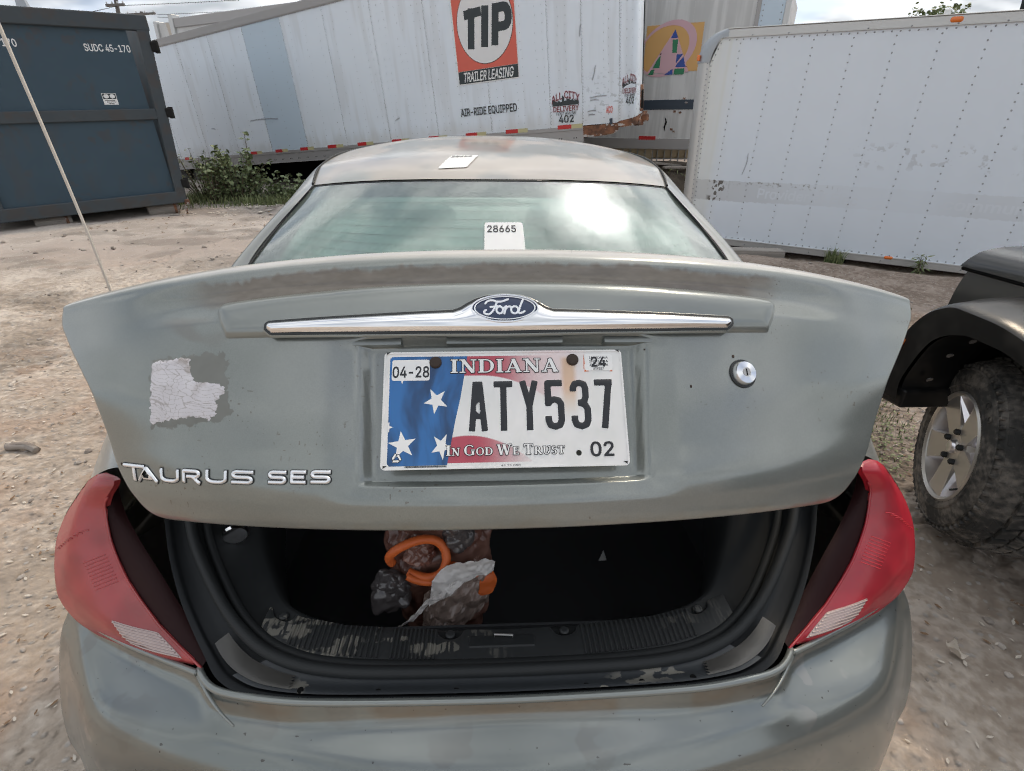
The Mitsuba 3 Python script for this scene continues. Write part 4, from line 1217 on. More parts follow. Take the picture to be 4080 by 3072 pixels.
# ribbed scuff plate with scallops at its screws
_SP = lambda x, w: NP([x, np.interp(abs(x), [0, .09, .17, .26, .33, .395, .44], [.552, .553, .557, .566, .584, .612, .645]) + w * np.interp(abs(x), [0, .2, .3, .395, .44], [.064, .068, .068, .062, .05]), .7000])
_scr = [-.372, -.085, .105, .345]
_xs = np.linspace(-.40, .40, 241)
_pl = []
for x in _xs:
    dip = max(0, max(1 - ((x - s) / .022) ** 2 for s in _scr)) ** .5 * .30
    wmax = 1.0 - dip
    _pl.append([_SP(x, w * wmax) + NP([0, 0, .0035 * (1 - abs(2 * w - 1) ** 6) - (.004 if w in (0, 1) else 0)]) for w in (0, .03, .2, .5, .8, .97, 1)])
SCF = part(TRK, 'scuff_plate', grid_mesh(NP(_pl).transpose(1, 0, 2)), 'scuff_plastic', smooth=45)
_ribs = []
for x in np.concatenate([np.arange(-.36, -.19, .0085), np.arange(-.176, -.105, .0068), np.arange(.125, .33, .0085)]):
    if min(abs(x - s) for s in _scr) < .022:
        continue
    _ribs.append(tube([_SP(x, w) + NP([0, 0, .0036]) for w in (.12, .4, .7, .93)], .0020, 6))
part(TRK, 'scuff_ribs', cat(_ribs), 'scuff_plastic', smooth=True, stuff=True)
for x in _scr:
    p_ = _SP(x, .88)
    part(TRK, 'screw', moved(lathe([(0, -.004), (.0085, -.004), (.0080, .002), (.005, .004), (0, .0042)], 18), frame(p_ - NP([0, 0, .004]), (1, 0, 0), (0, 1, .0))), 'dull_steel' if False else 'scuff_plastic', smooth=30)
part(TRK, 'latch_striker', tube([(-.012, .597, .701), (-.012, .597, .711), (.018, .595, .711), (.018, .595, .701)], .0022, 8), 'dull_steel', smooth=True)
part(TRK, 'latch_cover', box(-.055, .055, .578, .602, .698, .7055, .003), 'black_plastic')
# the space itself
part(car, 'trunk_liner', cat([box(-.56, .56, .66, 1.72, .395, .405), box(-.56, -.55, .84, 1.72, .405, .80), box(.55, .56, .84, 1.72, .405, .80), box(-.66, .66, 1.72, 1.73, .395, 1.02), box(-.5, .5, .655, .66, .395, .66)]), 'felt_black')
part(car, 'trunk_roof', box(-.62, .62, 1.10, 1.72, .99, 1.0), 'felt_black')
part(car, 'gooseneck_hinge', tube(resample(NP([(-.56, 1.25, .93), (-.57, 1.05, .88), (-.575, .93, .86), (-.56, .86, .90), (-.55, .86, .98), (-.55, .92, 1.06)]), 40, 0), .012, 10), 'black_plastic', smooth=True)
part(car, 'gooseneck_hinge', tube(resample(NP([(.56, 1.25, .93), (.57, 1.05, .88), (.575, .93, .86), (.56, .86, .90), (.55, .86, .98), (.55, .92, 1.06)]), 40, 0), .012, 10), 'black_plastic', smooth=True)
part(car, 'spring_end', moved(lathe([(0, 0), (.019, 0), (.022, .006), (.020, .011), (.010, .013), (0, .010)], 24), frame((-.486, .778, .782), (.9, .3, .25), (-.15, -.25, 1))), 'chrome', smooth=40)
part(car, 'spring_rod', tube([(-.486, .782, .784), (-.51, .81, .82), (-.55, .87, .90)], .006, 8), 'black_plastic', smooth=True)
part(car, 'paper_scrap', TM([(.272, 1.06, .410), (.294, 1.06, .4120), (.289, 1.085, .424)], [[0, 1, 2]]), 'paper_white')
part(car, 'whip_antenna', tube(resample(NP([(-.783, 1.09, .93), (-.790, 1.091, 1.16), (-.850, 1.122, 1.603), (-.905, 1.15, 1.95)]), 40, 0), NP(np.linspace(.0022, .0036, 40)), 8), 'antenna_rod', smooth=True, label='weathered whip antenna')
# closed underside
part(car, 'underbody', box(-.82, .82, .72, 5.1, .22, .26), 'dark_underside')
# ---------------------------------------------------------------- the bag of rubbish in the trunk
def crumple(m, amp, freq, seed):
    v = m.vertices
    n = m.vertex_normals
    r = np.abs(fb(v * freq, 3, seed) - .5) * 2
    r2 = np.abs(fb(v * freq * 2.3 + 5, 2, seed + 3) - .5) * 2
    return TM(v + n * ((r * .7 + r2 * .3 - .3) * amp)[:, None], m.faces)


bag = thing('rubbish_bag', 'clear bag of brown and orange wrappers slumped in the open trunk', 'bag')
_b = trimesh.creation.icosphere(5, 1.0)
_d = _b.vertices / np.linalg.norm(_b.vertices, axis=1, keepdims=True)
_bv = np.sign(_d) * np.abs(_d) ** .72 * NP([.104, .080, .215])
_bv[:, 0] *= 1 + .15 * _bv[:, 2] / .2
part(bag, 'brown_wrapping', crumple(TM(_bv + NP([-.118, .835, .610]), _b.faces), .060, 11, 4), 'brown_film', smooth=18)


def ribbon(path, width, side, n=60, wob=.004, seed=1):
    p = resample(NP(path), n, 0)
    s = NP(side, float)
    w = np.linspace(-.5, .5, 21)
    t = np.interp(np.linspace(0, 1, n), np.linspace(0, 1, len(np.atleast_1d(width))), np.atleast_1d(width))
    P = p[:, None] + s * (w[None, :, None] * t[:, None, None])
    P = P + NP([0, -1, .3]) * ((fb(P * 38, 3, seed) - .5) * 2 * wob)[..., None] - NP([0, -1, .3]) * (w[None, :, None] ** 2 * .05 * t[:, None, None])
    return grid_mesh(P)


part(bag, 'orange_ring', tube(NP([(-.150 + .052 * math.cos(a), .738 + .010 * math.sin(2 * a), .742 + .043 * math.sin(a)) for a in np.radians(np.linspace(-115, 200, 50))]), .0085, 10), 'orange_plastic', smooth=True, label='orange loop lying on the bag')
part(bag, 'orange_tail', tube(resample(NP([(-.172, .735, .703), (-.13, .728, .694), (-.100, .732, .705), (-.090, .738, .725), (-.060, .742, .702), (-.042, .75, .690)]), 30, 0), .0072, 8), 'orange_plastic', smooth=True)
part(bag, 'white_flap', ribbon([(-.010, .740, .722), (-.050, .722, .728), (-.090, .715, .712), (-.128, .715, .682)], NP([.022, .040, .058, .072, .060]), (.15, .1, 1), wob=.018), 'white_film', smooth=30)
part(bag, 'white_flap', ribbon([(-.105, .715, .690), (-.140, .705, .655), (-.180, .700, .615), (-.195, .705, .592)], NP([.075, .080, .065, .04]), (.8, .1, .6), wob=.022, seed=5), 'white_film', smooth=30)
part(bag, 'orange_wrapper', ribbon([(-.205, .705, .588), (-.185, .700, .585), (-.160, .700, .582)], NP([.030, .034, .03]), (.1, .2, 1), wob=.004, seed=7), 'orange_plastic', smooth=30)
part(bag, 'orange_wrapper', ribbon([(-.030, .745, .640), (-.022, .75, .670), (-.030, .755, .700)], NP([.030, .034, .02]), (1, .2, .1), wob=.006, seed=9), 'orange_plastic', smooth=30)
part(bag, 'clear_film', ribbon([(-.150, .735, .600), (-.105, .722, .632), (-.060, .735, .640), (-.018, .765, .650)], NP([.10, .13, .13, .09]), (.1, .05, 1), wob=.024, seed=13), 'pale_film', smooth=25)
_n = trimesh.creation.icosphere(4, 1.0)
part(bag, 'dark_film', crumple(TM(_n.vertices * NP([.040, .030, .052]) + NP([-.208, .750, .655]), _n.faces), .034, 22, 9), 'navy_film', smooth=18)
part(bag, 'dark_film', crumple(TM(_n.vertices * NP([.032, .028, .040]) + NP([-.075, .765, .775]), _n.faces), .026, 26, 12), 'navy_film', smooth=18)
part(bag, 'dark_film', crumple(TM(_n.vertices * NP([.030, .020, .030]) + NP([-.148, .752, .742]), _n.faces), .026, 30, 15), 'brown_film', smooth=18)


# ---------------------------------------------------------------- long trailer behind the car
def place(o, e, w):
    e, w = NP(e, float), NP(w, float)
    M = np.eye(4)
    e = e / np.linalg.norm(e)
    w = w - e * (w @ e)
    w = w / np.linalg.norm(w)
    M[:3, 0], M[:3, 1], M[:3, 2], M[:3, 3] = e, w, np.cross(e, w), o
    return M  # local: x along the side, y up, z out towards the camera


def local_part(parent, M, name, m, mat, smooth=False, label=None, stuff=False, uv=False):
    key = numbered(parent + '__' + name)
    mm = moved(m, M)
    scene[key] = mikit.ply(mm, mat, smooth=True if uv and smooth else False if uv else smooth, **({'uv': m.vertices[:, :2]} if uv else {}))
    if label or stuff:
        labels[key] = {}
        if label:
            labels[key]['label'] = label
        if stuff:
            labels[key]['kind'] = 'stuff'
    return key


def flat(shape, z0, d=.003):
    m = extr(shape, d)
    m.apply_translation((0, 0, z0))
    return m


def words(s, h, x0, x1, y0, z, bold=True, shear=0.0, d=.002, rise=0.0):
    m = fit_text(s, h, (x1 - x0) - shear * h, bold, shear, d)
    v = m.vertices
    return TM(np.column_stack([v[:, 0] + x0, v[:, 1] + y0 + rise * v[:, 0], v[:, 2] + z]), m.faces)


def rivet_row(pts, r=.008, h=.004, z=.0):
    """Low domes at the (x, y) points."""
    a = np.arange(6) * np.pi / 3
    base = np.column_stack([np.cos(a) * r, np.sin(a) * r, np.zeros(6)])
    one = np.vstack([base, base * [.6, .6, 0] + [0, 0, h * .8], [[0, 0, h]]])
    f = []
    for i in range(6):
        j = (i + 1) % 6
        f += [(i, j, 6 + j), (i, 6 + j, 6 + i), (6 + i, 6 + j, 12)]
    pts = NP(pts, float)
    V = (one[None] + np.column_stack([pts[:, :2], np.full(len(pts), z) if pts.shape[1] < 3 else pts[:, 2]])[:, None]).reshape(-1, 3)
    F = (NP(f)[None] + (np.arange(len(pts)) * 13)[:, None, None]).reshape(-1, 3)
    return TM(V, F)


TR = place((2.728, 10.285, 1.631), (.857, -.511, .074), (-.103, .004, .995))
tr = thing('semi_trailer', 'long white riveted semi trailer with a red leasing sign and rusty nose', 'trailer')
NR = .25
SH = 2.72
_seams = [-16.32 + 1.32 * k for k in range(12)] + [-1.12, -.43]
_seams = [-16.3] + [-15.0 + 1.325 * k for k in range(10)] + [-1.77, -1.12, -.43]
for a, b in zip(_seams[:-1], _seams[1:]):
    blue = abs(a + 9.70) < .1
    nx = 9
    gx, gy = np.meshgrid(np.linspace(a + .002, b - .002, nx), np.linspace(.0, SH, 14), indexing='ij')
    gz = .001 * (1 - (2 * (gx - a) / (b - a) - 1) ** 8) + .006 * (fb(np.stack([gx * 1.1, gy * .8, gx * 0], -1), 2) - .5)
    if blue or a < -9.6 and a > -11.3:
        gz = gz - .012 * np.exp(-((gy - .78) / .10) ** 2) * np.exp(-((gx + 9.5) / .5) ** 2)
    m = TM(np.stack([gx, gy, gz], -1).reshape(-1, 3), grid_faces(nx, 14, True))
    local_part(tr, TR, 'panel', m, 'trailer_blue' if blue else 'trailer_white', smooth=True, uv=True, label='bluish replacement panel' if blue else None)
# rounded nose
_a = np.radians(np.linspace(0, 90, 15))
gx = -.43 + .002 + NR * np.sin(_a)
gz = -NR + NR * np.cos(_a)
gx, gz = np.append(gx, [gx[-1], gx[-1] - .80]), np.append(gz, [-.62, -2.4])
G = np.stack([np.stack([gx, np.full(17, y), gz], -1) for y in np.linspace(.0, SH, 9)], 1)
_nose = TM(G.reshape(-1, 3), grid_faces(17, 9, True))
_nu = np.stack([np.repeat(np.append(-.43 + NR * _a, [.33, 2.1]), 9), G[..., 1].ravel()], -1)


def nose(p, y, h=0.0):
    """p metres round the nose from the side's last seam, y up, h proud of the sheet"""
    p, y, h = np.broadcast_arrays(np.asarray(p, float), y, h)
    a = np.minimum(p / NR, np.pi / 2)
    rest = np.maximum(p - NR * np.pi / 2, 0)
    return np.stack([-.43 + (NR + h) * np.sin(a), y, -NR + (NR + h) * np.cos(a) - rest], -1)


key = numbered(tr + '__nose_panel')
scene[key] = mikit.ply(moved(_nose, TR), 'trailer_white', smooth=True, uv=_nu)
local_part(tr, TR, 'body', cat([box(-16.3, -1.25, 0, 2.8, -2.5, -.02), box(-1.25, -.5, .17, 2.8, -.55, -.03)]), 'dark_underside')
local_part(tr, TR, 'top_rail', cat([box(-16.3, -.43, SH, 2.90, -.02, .022, .004), box(-16.3, -.43, 2.74, 2.80, .022, .030, .002)]), 'trailer_rail')
local_part(tr, TR, 'roof_sheet', box(-16.3, -.1, 2.89, 2.905, -2.5, -.02), 'trailer_rail')
local_part(tr, TR, 'bottom_rail', cat([box(-16.3, -1.11, -.07, 0.0, -.03, .016, .003), box(-16.3, -1.11, -.27, -.07, -.03, .002, .003), box(-16.3, -1.11, -.285, -.27, -.10, .02, .003)]), 'trailer_rail')
_pts = [(x + dx, -.20) for x in np.arange(-16.0, -1.2, .30) for dx in (0, .05)]
local_part(tr, TR, 'rail_holes', rivet_row(_pts, .013, .003, .002), 'hole_black', stuff=True)
_rn = []
for p in np.linspace(0, .74, 12):
    q = nose(p, 0, .012)
    _rn.append((q[0], q[2]))
_rs = []
for y in (-.17, .17):
    pass
_band = [[(-1.11, -.20, .010), (-.43, -.10, .012)] + [(x, -.08 + .05 * i / 11, z) for i, (x, z) in enumerate(_rn)] + [(_rn[-1][0] - .8, -.02, -2.4)], [(-1.11, -.01, .012), (-.43, .015, .014)] + [(x, .02 + .12 * i / 11, z) for i, (x, z) in enumerate(_rn)] + [(_rn[-1][0] - .8, .16, -2.4)]]
local_part(tr, TR, 'rusty_nose_rail', loft(_band, 8, 60, False), 'rust', smooth=40, label='rusty battered bottom edge of the nose')
local_part(tr, TR, 'nose_plate', cat([box(-.24, -.15, -.08, .02, -.60, -.30, .01), box(-.19, -.06, -.02, .10, -.64, -.50, .015)]), 'rust')
local_part(tr, TR, 'torn_corner', cat([box(-.20, -.168, .155, .58, -.63, -.44, .006)]), 'rust')
local_part(tr, TR, 'torn_hole', box(-.20, -.164, .20, .50, -.60, -.475), 'hole_black')
# rivets: seams tight, posts between them looser
_rv = []
for s in _seams[1:]:
    for y in np.arange(.06, 2.70, .052):
        _rv.append((s + .020, y, .0045))
for s in np.arange(-14.3, -1.2, .4417):
    for y in np.arange(.10, 2.66, .135):
        for dx in ((-.07, .07) if s > -6.2 else (0,)):
            _rv.append((s + dx + .012 * math.sin(y * 9 + s), y + .03 * math.sin(s * 7), .0045))
for y in np.arange(.1, 2.66, .13):
    _rv += [(-.71, y, .004), (-.62, y + .05, .004)]
local_part(tr, TR, 'rivets', rivet_row(_rv, .0075, .0035), 'rivet', stuff=True)
_nrv = []
for pp in (.12, .22, .42, .70):
    a = min(pp / NR, math.pi / 2)
    for y in np.arange(.75 if pp < .6 else .64, 2.66, .13):
        m = rivet_row([(0, 0)], .008, .004)
        M = np.eye(4)
        M[:3, 0], M[:3, 2], M[:3, 3] = (math.cos(a), 0, -math.sin(a)), (math.sin(a), 0, math.cos(a)), nose(pp, y)
        _nrv.append(moved(m, M))
local_part(tr, TR, 'nose_rivets', cat(_nrv), 'rivet', stuff=True)
# reflective strips
for i, (a, b) in enumerate([(-13.50, -13.15), (-10.55, -10.10), (-9.57, -9.11), (-8.65, -8.17), (-7.69, -7.19), (-6.72, -6.24), (-5.68, -5.2), (-4.66, -4.18), (-3.70, -3.21), (-2.75, -2.26), (-1.62, -1.12)]):
    mid = a + (b - a) * .56
    local_part(tr, TR, 'red_reflector', box(a, mid, -.035, .035, .016, .020), 'reflective_red')
    local_part(tr, TR, 'pale_reflector', box(mid, b, -.035, .035, .016, .0195), 'reflective_pale')
# leasing sign
Z0 = .012
_sg = sg.Polygon([(-3.72, .92), (-2.38, .91), (-2.18, 3.0), (-3.50, 3.0)])
_sg = sg.box(-3.72, .92, -2.385, 2.70)
local_part(tr, TR, 'sign_edge', flat(_sg.buffer(.018, join_style='mitre'), Z0 - .006, .004), 'text_white')
local_part(tr, TR, 'sign_panel', flat(sg.box(-3.72, 1.135, -2.385, 2.70), Z0, .003), 'sign_red', label='red sign panel with a white disc')
local_part(tr, TR, 'sign_footer', flat(sg.box(-3.72, .92, -2.385, 1.13), Z0, .003), 'text_dark')
_el = sa.scale(sg.Point(-3.03, 1.86).buffer(1.0, quad_segs=24), .60, .645)
local_part(tr, TR, 'sign_disc_edge', flat(_el.buffer(.010), Z0 + .004, .002), 'text_dark')
local_part(tr, TR, 'sign_disc', flat(_el, Z0 + .006, .002), 'text_white')


def heavy(lines, w):
    return unary_union([strokes(lines, w)])


_tip = [strokes([[(-3.46, 2.03), (-3.08, 2.05)], [(-3.285, 2.12), (-3.365, 1.48)]], .145), strokes([[(-2.985, 2.12), (-3.065, 1.48)]], .150), strokes([[(-2.76, 2.12), (-2.84, 1.48)], [(-2.80, 2.05), (-2.60, 2.05)] + arc(-2.60, 1.905, .09, .145, 90, -90, 8) + [(-2.82, 1.76)]], .145)]
for s in _tip:
    local_part(tr, TR, 'sign_letter', flat(s, Z0 + .009, .002), 'text_dark')
local_part(tr, TR, 'sign_words', words('TRAILER LEASING', .155, -3.62, -2.47, .948, Z0 + .004, shear=.18, rise=-.005), 'text_white')
local_part(tr, TR, 'words', words('AIR-RIDE EQUIPPED', .135, -3.77, -2.47, .350, .010), 'text_dark')


def city_logo(x0, x1, y0, k=1.0, mapf=None):
    """Arched words over a skyline, the number below; in metres from the given corner."""
    w = x1 - x0
    out = []
    m = fit_text('ALL CITY', .115 * k, w, True, 0, .002)
    v = m.vertices.copy()
    t = v[:, 0] / w * 2 - 1
    v[:, 1] += .075 * k * (1 - t * t) + y0 + .345 * k - .02 * k
    v[:, 0] += x0
    out.append((TM(v, m.faces), 'text_maroon'))
    r = np.random.default_rng(5)
    xs = np.linspace(.04, .96, 24)
    sky_ = [(x0 + .03 * w, y0 + .285 * k)]
    for i, x in enumerate(xs):
        h = (.06 + .05 * r.random()) * k + (.05 * k if i in (9, 10) else 0)
        sky_ += [(x0 + w * (x - .018), y0 + .285 * k + h), (x0 + w * (x + .018), y0 + .285 * k + h)]
    sky_ += [(x0 + .97 * w, y0 + .285 * k)]
    out.append((flat(sg.Polygon(sky_).buffer(0), 0, .002), 'text_dark'))
    for s, h, a, b, y, mat, bold in (('DELIVERY', .085, .05, .97, .190, 'text_maroon', True), ('FORT WAYNE', .050, .15, .88, .128, 'text_dark', False), ('402', .120, .24, .78, .0, 'text_dark', True)):
        m = words(s, h * k, x0 + a * w, x0 + b * w, y0 + y * k, 0, bold, .25 if s.startswith('FORT') else 0)
        out.append((m, mat))
    return out


for m, mat in city_logo(-1.73, -1.17, .075):
    m.apply_translation((0, 0, .010))
    local_part(tr, TR, 'company_logo', m, mat)
for m, mat in city_logo(.05, .34, .285, .88):
    v = m.vertices
    local_part(tr, TR, 'company_logo', TM(nose(v[:, 0], v[:, 1], .006 + v[:, 2]), m.faces), mat)
local_part(tr, TR, 'stencil', words('ACO', .10, -.665, -.545, .175, .010, rise=-.05), 'sign_red')
local_part(tr, TR, 'placard', cat([box(-.60, -.545, -.02, .08, .012, .016)]), 'stripe_navy')
local_part(tr, TR, 'pale_patch', flat(sg.box(-.315, 1.45, -.20, 1.68), .0, .002) if False else box(-.66, -.60, 1.9, 1.99, .008, .010), 'paper_white')
_scr_ = []
for a, b in (((-.86, .93), (-.89, .80)), ((-.89, .80), (-.92, .71)), ((-1.13, 1.57), (-1.15, 1.40)), ((-.97, .44), (-.66, .45)), ((-.97, .40), (-.80, .39)), ((-1.02, .22), (-.85, .23)), ((-1.0, .17), (-.88, .165)), ((-10.24, .75), (-9.71, .76)), ((-9.70, .76), (-9.2, .72)), ((-11.9, .70), (-11.75, .66)), ((-5.5, .40), (-5.38, .45))):
    _scr_.append(tube([(a[0], a[1], .008), ((a[0] + b[0]) / 2, (a[1] + b[1]) / 2 + .01, .009), (b[0], b[1], .008)], .007, 5))
local_part(tr, TR, 'scratches', cat(_scr_), 'rivet', stuff=True)
# running gear at its far end, landing legs near the nose
for s in (-14.2, -13.0):
    for z in (-.15, -.5, -2.0, -2.3):
        P_ = NP([s, -.62, z])
        local_part(tr, TR, 'wheel', moved(lathe([(0, -.13), (.30, -.13), (.48, -.10), (.50, 0), (.48, .10), (.30, .13), (0, .13)], 28), frame(P_, (1, 0, 0), (0, 1, 0))), 'tyre_rubber', smooth=40)
for z in (-.6, -1.9):
    local_part(tr, TR, 'landing_leg', cat([box(-2.9, -2.76, -1.45, -.2, z - .07, z + .07), box(-3.0, -2.66, -1.5, -1.44, z - .17, z + .17)]), 'dark_underside')
local_part(tr, TR, 'cross_members', cat([box(s, s + .06, -.24, -.02, -2.45, -.04) for s in np.arange(-15.5, -1.4, .40)]), 'dark_underside', stuff=True)

# ---------------------------------------------------------------- grey trailer farther back with the mosaic sign
U_ = place((3.79, 13.86, 1.26), (.861, -.509, 0), (0, 0, 1))
ut = thing('grey_trailer', 'grey streaked trailer with an orange mosaic sign behind the white trailer', 'trailer')
_off = -.0


def upnl(x0, x1, y0, y1, z0, mat, name, uv=True):
    gx, gy = np.meshgrid(np.linspace(x0, x1, 5), np.linspace(y0, y1, 5), indexing='ij')
    local_part(ut, U_, name, TM(np.stack([gx, gy, gx * 0 + z0], -1).reshape(-1, 3), grid_faces(5, 5, True)), mat, smooth=True, uv=uv)


for k in range(6):
    x1 = 2.02 - 1.25 * k
    upnl(x1 - 1.246, x1, .86, 2.85, .0, 'streaked_paint', 'panel')
upnl(-6, 2.02, .05, .66, .0, 'streaked_paint', 'lower_panel')
local_part(ut, U_, 'navy_stripe', box(-6, 2.02, .66, .86, -.05, .012, .003), 'stripe_navy')
local_part(ut, U_, 'body', box(-6, 2.6, .0, 2.84, -2.5, -.012), 'streaked_paint')
local_part(ut, U_, 'bottom_rail', box(-6, 2.6, -.18, .05, -.3, .015, .004), 'trailer_rail')
local_part(ut, U_, 'end_post', cat([box(2.02, 2.10, .0, 2.85, -.05, .05, .006)]), 'trailer_rail')
upnl(2.10, 2.55, .0, 2.85, .02, 'trailer_blue', 'end_panel')
local_part(ut, U_, 'end_corner', box(2.55, 2.66, .0, 2.85, -.06, .045, .012), 'aluminium')
local_part(ut, U_, 'rivets', rivet_row([(2.15, y, .02) for y in np.arange(.1, 2.8, .09)] + [(2.50, y, .02) for y in np.arange(.1, 2.8, .12)], .014, .006), 'rivet', stuff=True)
_sx = .34
local_part(ut, U_, 'mosaic_sign', flat(sg.box(-.22, 1.42, 1.02, 2.32), .006, .003), 'sign_orange', label='orange sign with a blue and green mosaic triangle')
_ring = sa.rotate(sa.scale(sg.Point(.28, 1.86).buffer(1.0, quad_segs=24), .66, .50), 28, origin=(.28, 1.86))
_ring2 = sa.rotate(sa.scale(sg.Point(.22, 1.84).buffer(1.0, quad_segs=24), .56, .43), 28, origin=(.22, 1.84))
local_part(ut, U_, 'swoosh', flat(_ring.difference(_ring2).intersection(sg.box(-.4, 1.2, 1.0, 2.6)), .010, .002), 'sign_pink')
_tri = sg.Polygon([(.42, 2.22), (.82, 1.40), (-.12, 1.40)])
local_part(ut, U_, 'mosaic_ground', flat(_tri, .013, .002), 'sign_pink')
for pts, mat in (([(.42, 2.22), (.50, 2.06), (.34, 2.06)], 'sign_blue'), ([(.385, 2.03), (.505, 2.03), (.505, 1.78), (.41, 1.78)], 'sign_green'), ([(.515, 1.75), (.65, 1.75), (.515, 1.57)], 'sign_blue'), ([(.67, 1.70), (.735, 1.50), (.515, 1.50), (.53, 1.55)], 'sign_blue'), ([(.50, 1.475), (.72, 1.475), (.72, 1.36), (.50, 1.36)], 'sign_green'), ([(.46, 1.475), (.28, 1.36), (.47, 1.36)], 'sign_blue'),
                 ([(.16, 1.74), (.16, 1.50), (.0, 1.50), (.10, 1.68)], 'sign_green'), ([(-.02, 1.47), (.05, 1.47), (.03, 1.37), (-.09, 1.37)], 'sign_green'), ([(.74, 1.53), (.78, 1.50), (.745, 1.50)], 'rust'), ([(.165, 1.80), (.165, 1.75), (.13, 1.75)], 'rust')):
    local_part(ut, U_, 'mosaic_piece', flat(sg.Polygon(pts), .017, .002), mat)
local_part(ut, U_, 'tear', tube([(.42, .50, .008), (.46, .40, .012), (.43, .30, .014), (.45, .22, .008)], NP([.006, .02, .016, .004]), 6), 'hole_black')
local_part(ut, U_, 'red_reflector', box(-.15, .25, .02, .10, .015, .019), 'reflective_red')
local_part(ut, U_, 'pale_reflector', box(1.15, 1.6, .02, .10, .015, .019), 'reflective_pale')
local_part(ut, U_, 'vine_rust', cat([moved(box(x - .03, x + .03, y - .02, y + .02, .006, .012), np.eye(4)) for x, y in ((.62, .62), (.75, .60), (.80, .88), (.86, .80), (.60, .25), (.66, .2))]), 'rust', stuff=True)

# ---------------------------------------------------------------- white truck body on the ground, right
BX = place((3.13, 7.536, .117), (.826, -.563, -.015), (-.024, .007, 1.0))
bx = thing('truck_box', 'white riveted box body of a delivery truck standing on the dirt', 'truck body')
XE = 5.2
_out = [(-.30, .0), (XE, .0), (XE, 2.39), (-.27, 2.39), (-.40, 2.15)]
gx, gy = np.meshgrid(np.linspace(-.27, XE, 40), np.linspace(0, 2.39, 24), indexing='ij')
_keep = (gx - (-.38 + .02) + 0) > -9
gxx = np.where(gy > 2.10, np.maximum(gx, -.38 + (gy - 2.10) * .38), gx)
gxx = np.where(gx < -.2, np.interp(gy, [0, 2.12, 2.39], [-.29, -.385, -.275]), gx)
m = TM(np.stack([gxx, gy, .002 * (fb(np.stack([gx, gy, gx * 0], -1), 2) - .5)], -1).reshape(-1, 3), grid_faces(40, 24, True))
local_part(bx, BX, 'side_panel', m, 'box_white', smooth=True, uv=True, label='white side sheet with the ghost of a removed stripe')
local_part(bx, BX, 'top_rail', cat([box(-.22, XE, 2.39, 2.475, -.04, .016, .006), box(-.22, XE, 2.475, 2.485, -.08, .022, .003), box(-.22, XE, 2.385, 2.395, .0, .02, .002)]), 'aluminium', label='aluminium top rail')
local_part(bx, BX, 'bottom_rail', cat([box(-.25, XE, -.085, .0, -.04, .014, .004), box(-.25, XE, -.012, .004, .0, .022, .002)]), 'aluminium')
local_part(bx, BX, 'body', cat([box(-.1, XE, -.06, 2.45, -2.2, -.03), box(-.42, -.08, -.06, 2.3, -2.1, -.2)]), 'box_white' if False else 'aluminium')
# rounded front corner post and cast cap
_cp = []
for y, xo in ((-.08, -.287), (1.0, -.335), (2.13, -.385)):
    _cp.append([(xo + .002, y, .006), (xo - .008, y, .012)] + [(xo - .01 - .17 * math.sin(a), y, -.16 + .17 * math.cos(a)) for a in np.radians(np.linspace(5, 90, 8))] + [(xo - .18, y, -2.1)])
local_part(bx, BX, 'corner_post', loft(_cp, 8, 60, True), 'aluminium', smooth=40)
_cap = [[(-.375, 2.13, .012), (-.40, 2.13, .014)] + [(-.41 - .165 * math.sin(a), 2.13, -.16 + .175 * math.cos(a)) for a in np.radians(np.linspace(10, 90, 6))] + [(-.575, 2.13, -.8)],
        [(-.345, 2.26, .016), (-.37, 2.28, .018)] + [(-.375 - .16 * math.sin(a), 2.32, -.16 + .175 * math.cos(a)) for a in np.radians(np.linspace(10, 90, 6))] + [(-.535, 2.33, -.8)],
        [(-.27, 2.385, .018), (-.28, 2.43, .018)] + [(-.29 - .10 * math.sin(a), 2.45, -.16 + .16 * math.cos(a)) for a in np.radians(np.linspace(10, 90, 6))] + [(-.39, 2.45, -.8)],
        [(-.20, 2.39, .020), (-.20, 2.48, .016)] + [(-.20 - .02 * math.sin(a), 2.49, -.16 + .14 * math.cos(a)) for a in np.radians(np.linspace(10, 90, 6))] + [(-.22, 2.49, -.8)]]
local_part(bx, BX, 'corner_cap', loft(_cap, 24, 40, True), 'galvanised', smooth=40, label='grey cast corner cap')
local_part(bx, BX, 'roof_sheet', box(-.25, XE, 2.47, 2.49, -2.2, -.05), 'aluminium')
for x, y, z, w, h in ((2.055, 2.435, .016, .055, .026), (2.15, -.002, .022, .045, .018)):
    local_part(bx, BX, 'marker_lamp', moved(pillow(round_rect(-w, w, -h, h, min(w, h) * .9), .014, .012, .006, wall=-.004), frame((x, y, z), (1, 0, 0), (0, 1, 0))), 'amber_lens', smooth=40)
local_part(bx, BX, 'marker_lamp', manifold_round([(-.545 + a, 2.16 + b, -.03 + c) for a in (0, .02) for b in (0, .05) for c in (0, .02)], .008), 'amber_lens', smooth=40)
_rv = []
for k in range(14):
    xc = -.045 + .403 * k
    for y in np.arange(.095, 2.34, .0795):
        if k < 3 and .50 < y < .73 and k == 0:
            continue
        _rv.append((xc - .0 - .045 * (1 - y / 2.3) * 0, y, .001))
for x in np.arange(-.18, XE, .0805):
    _rv += [(x, 2.362, .001), (x, .022, .001)]
for x in np.arange(.08, XE, .40):
    _rv += [(x, 2.40, .020), (x, -.05, .015)]
for y in np.arange(.05, 2.36, .060):
    xo = np.interp(y, [0, 2.12, 2.39], [-.265, -.36, -.255])
    _rv.append((xo, y, .003))
    if y < 2.1:
        _rv.append((xo - .045, y + .03, .008))
local_part(bx, BX, 'rivets', rivet_row(_rv, .0095, .006), 'rivet', stuff=True)
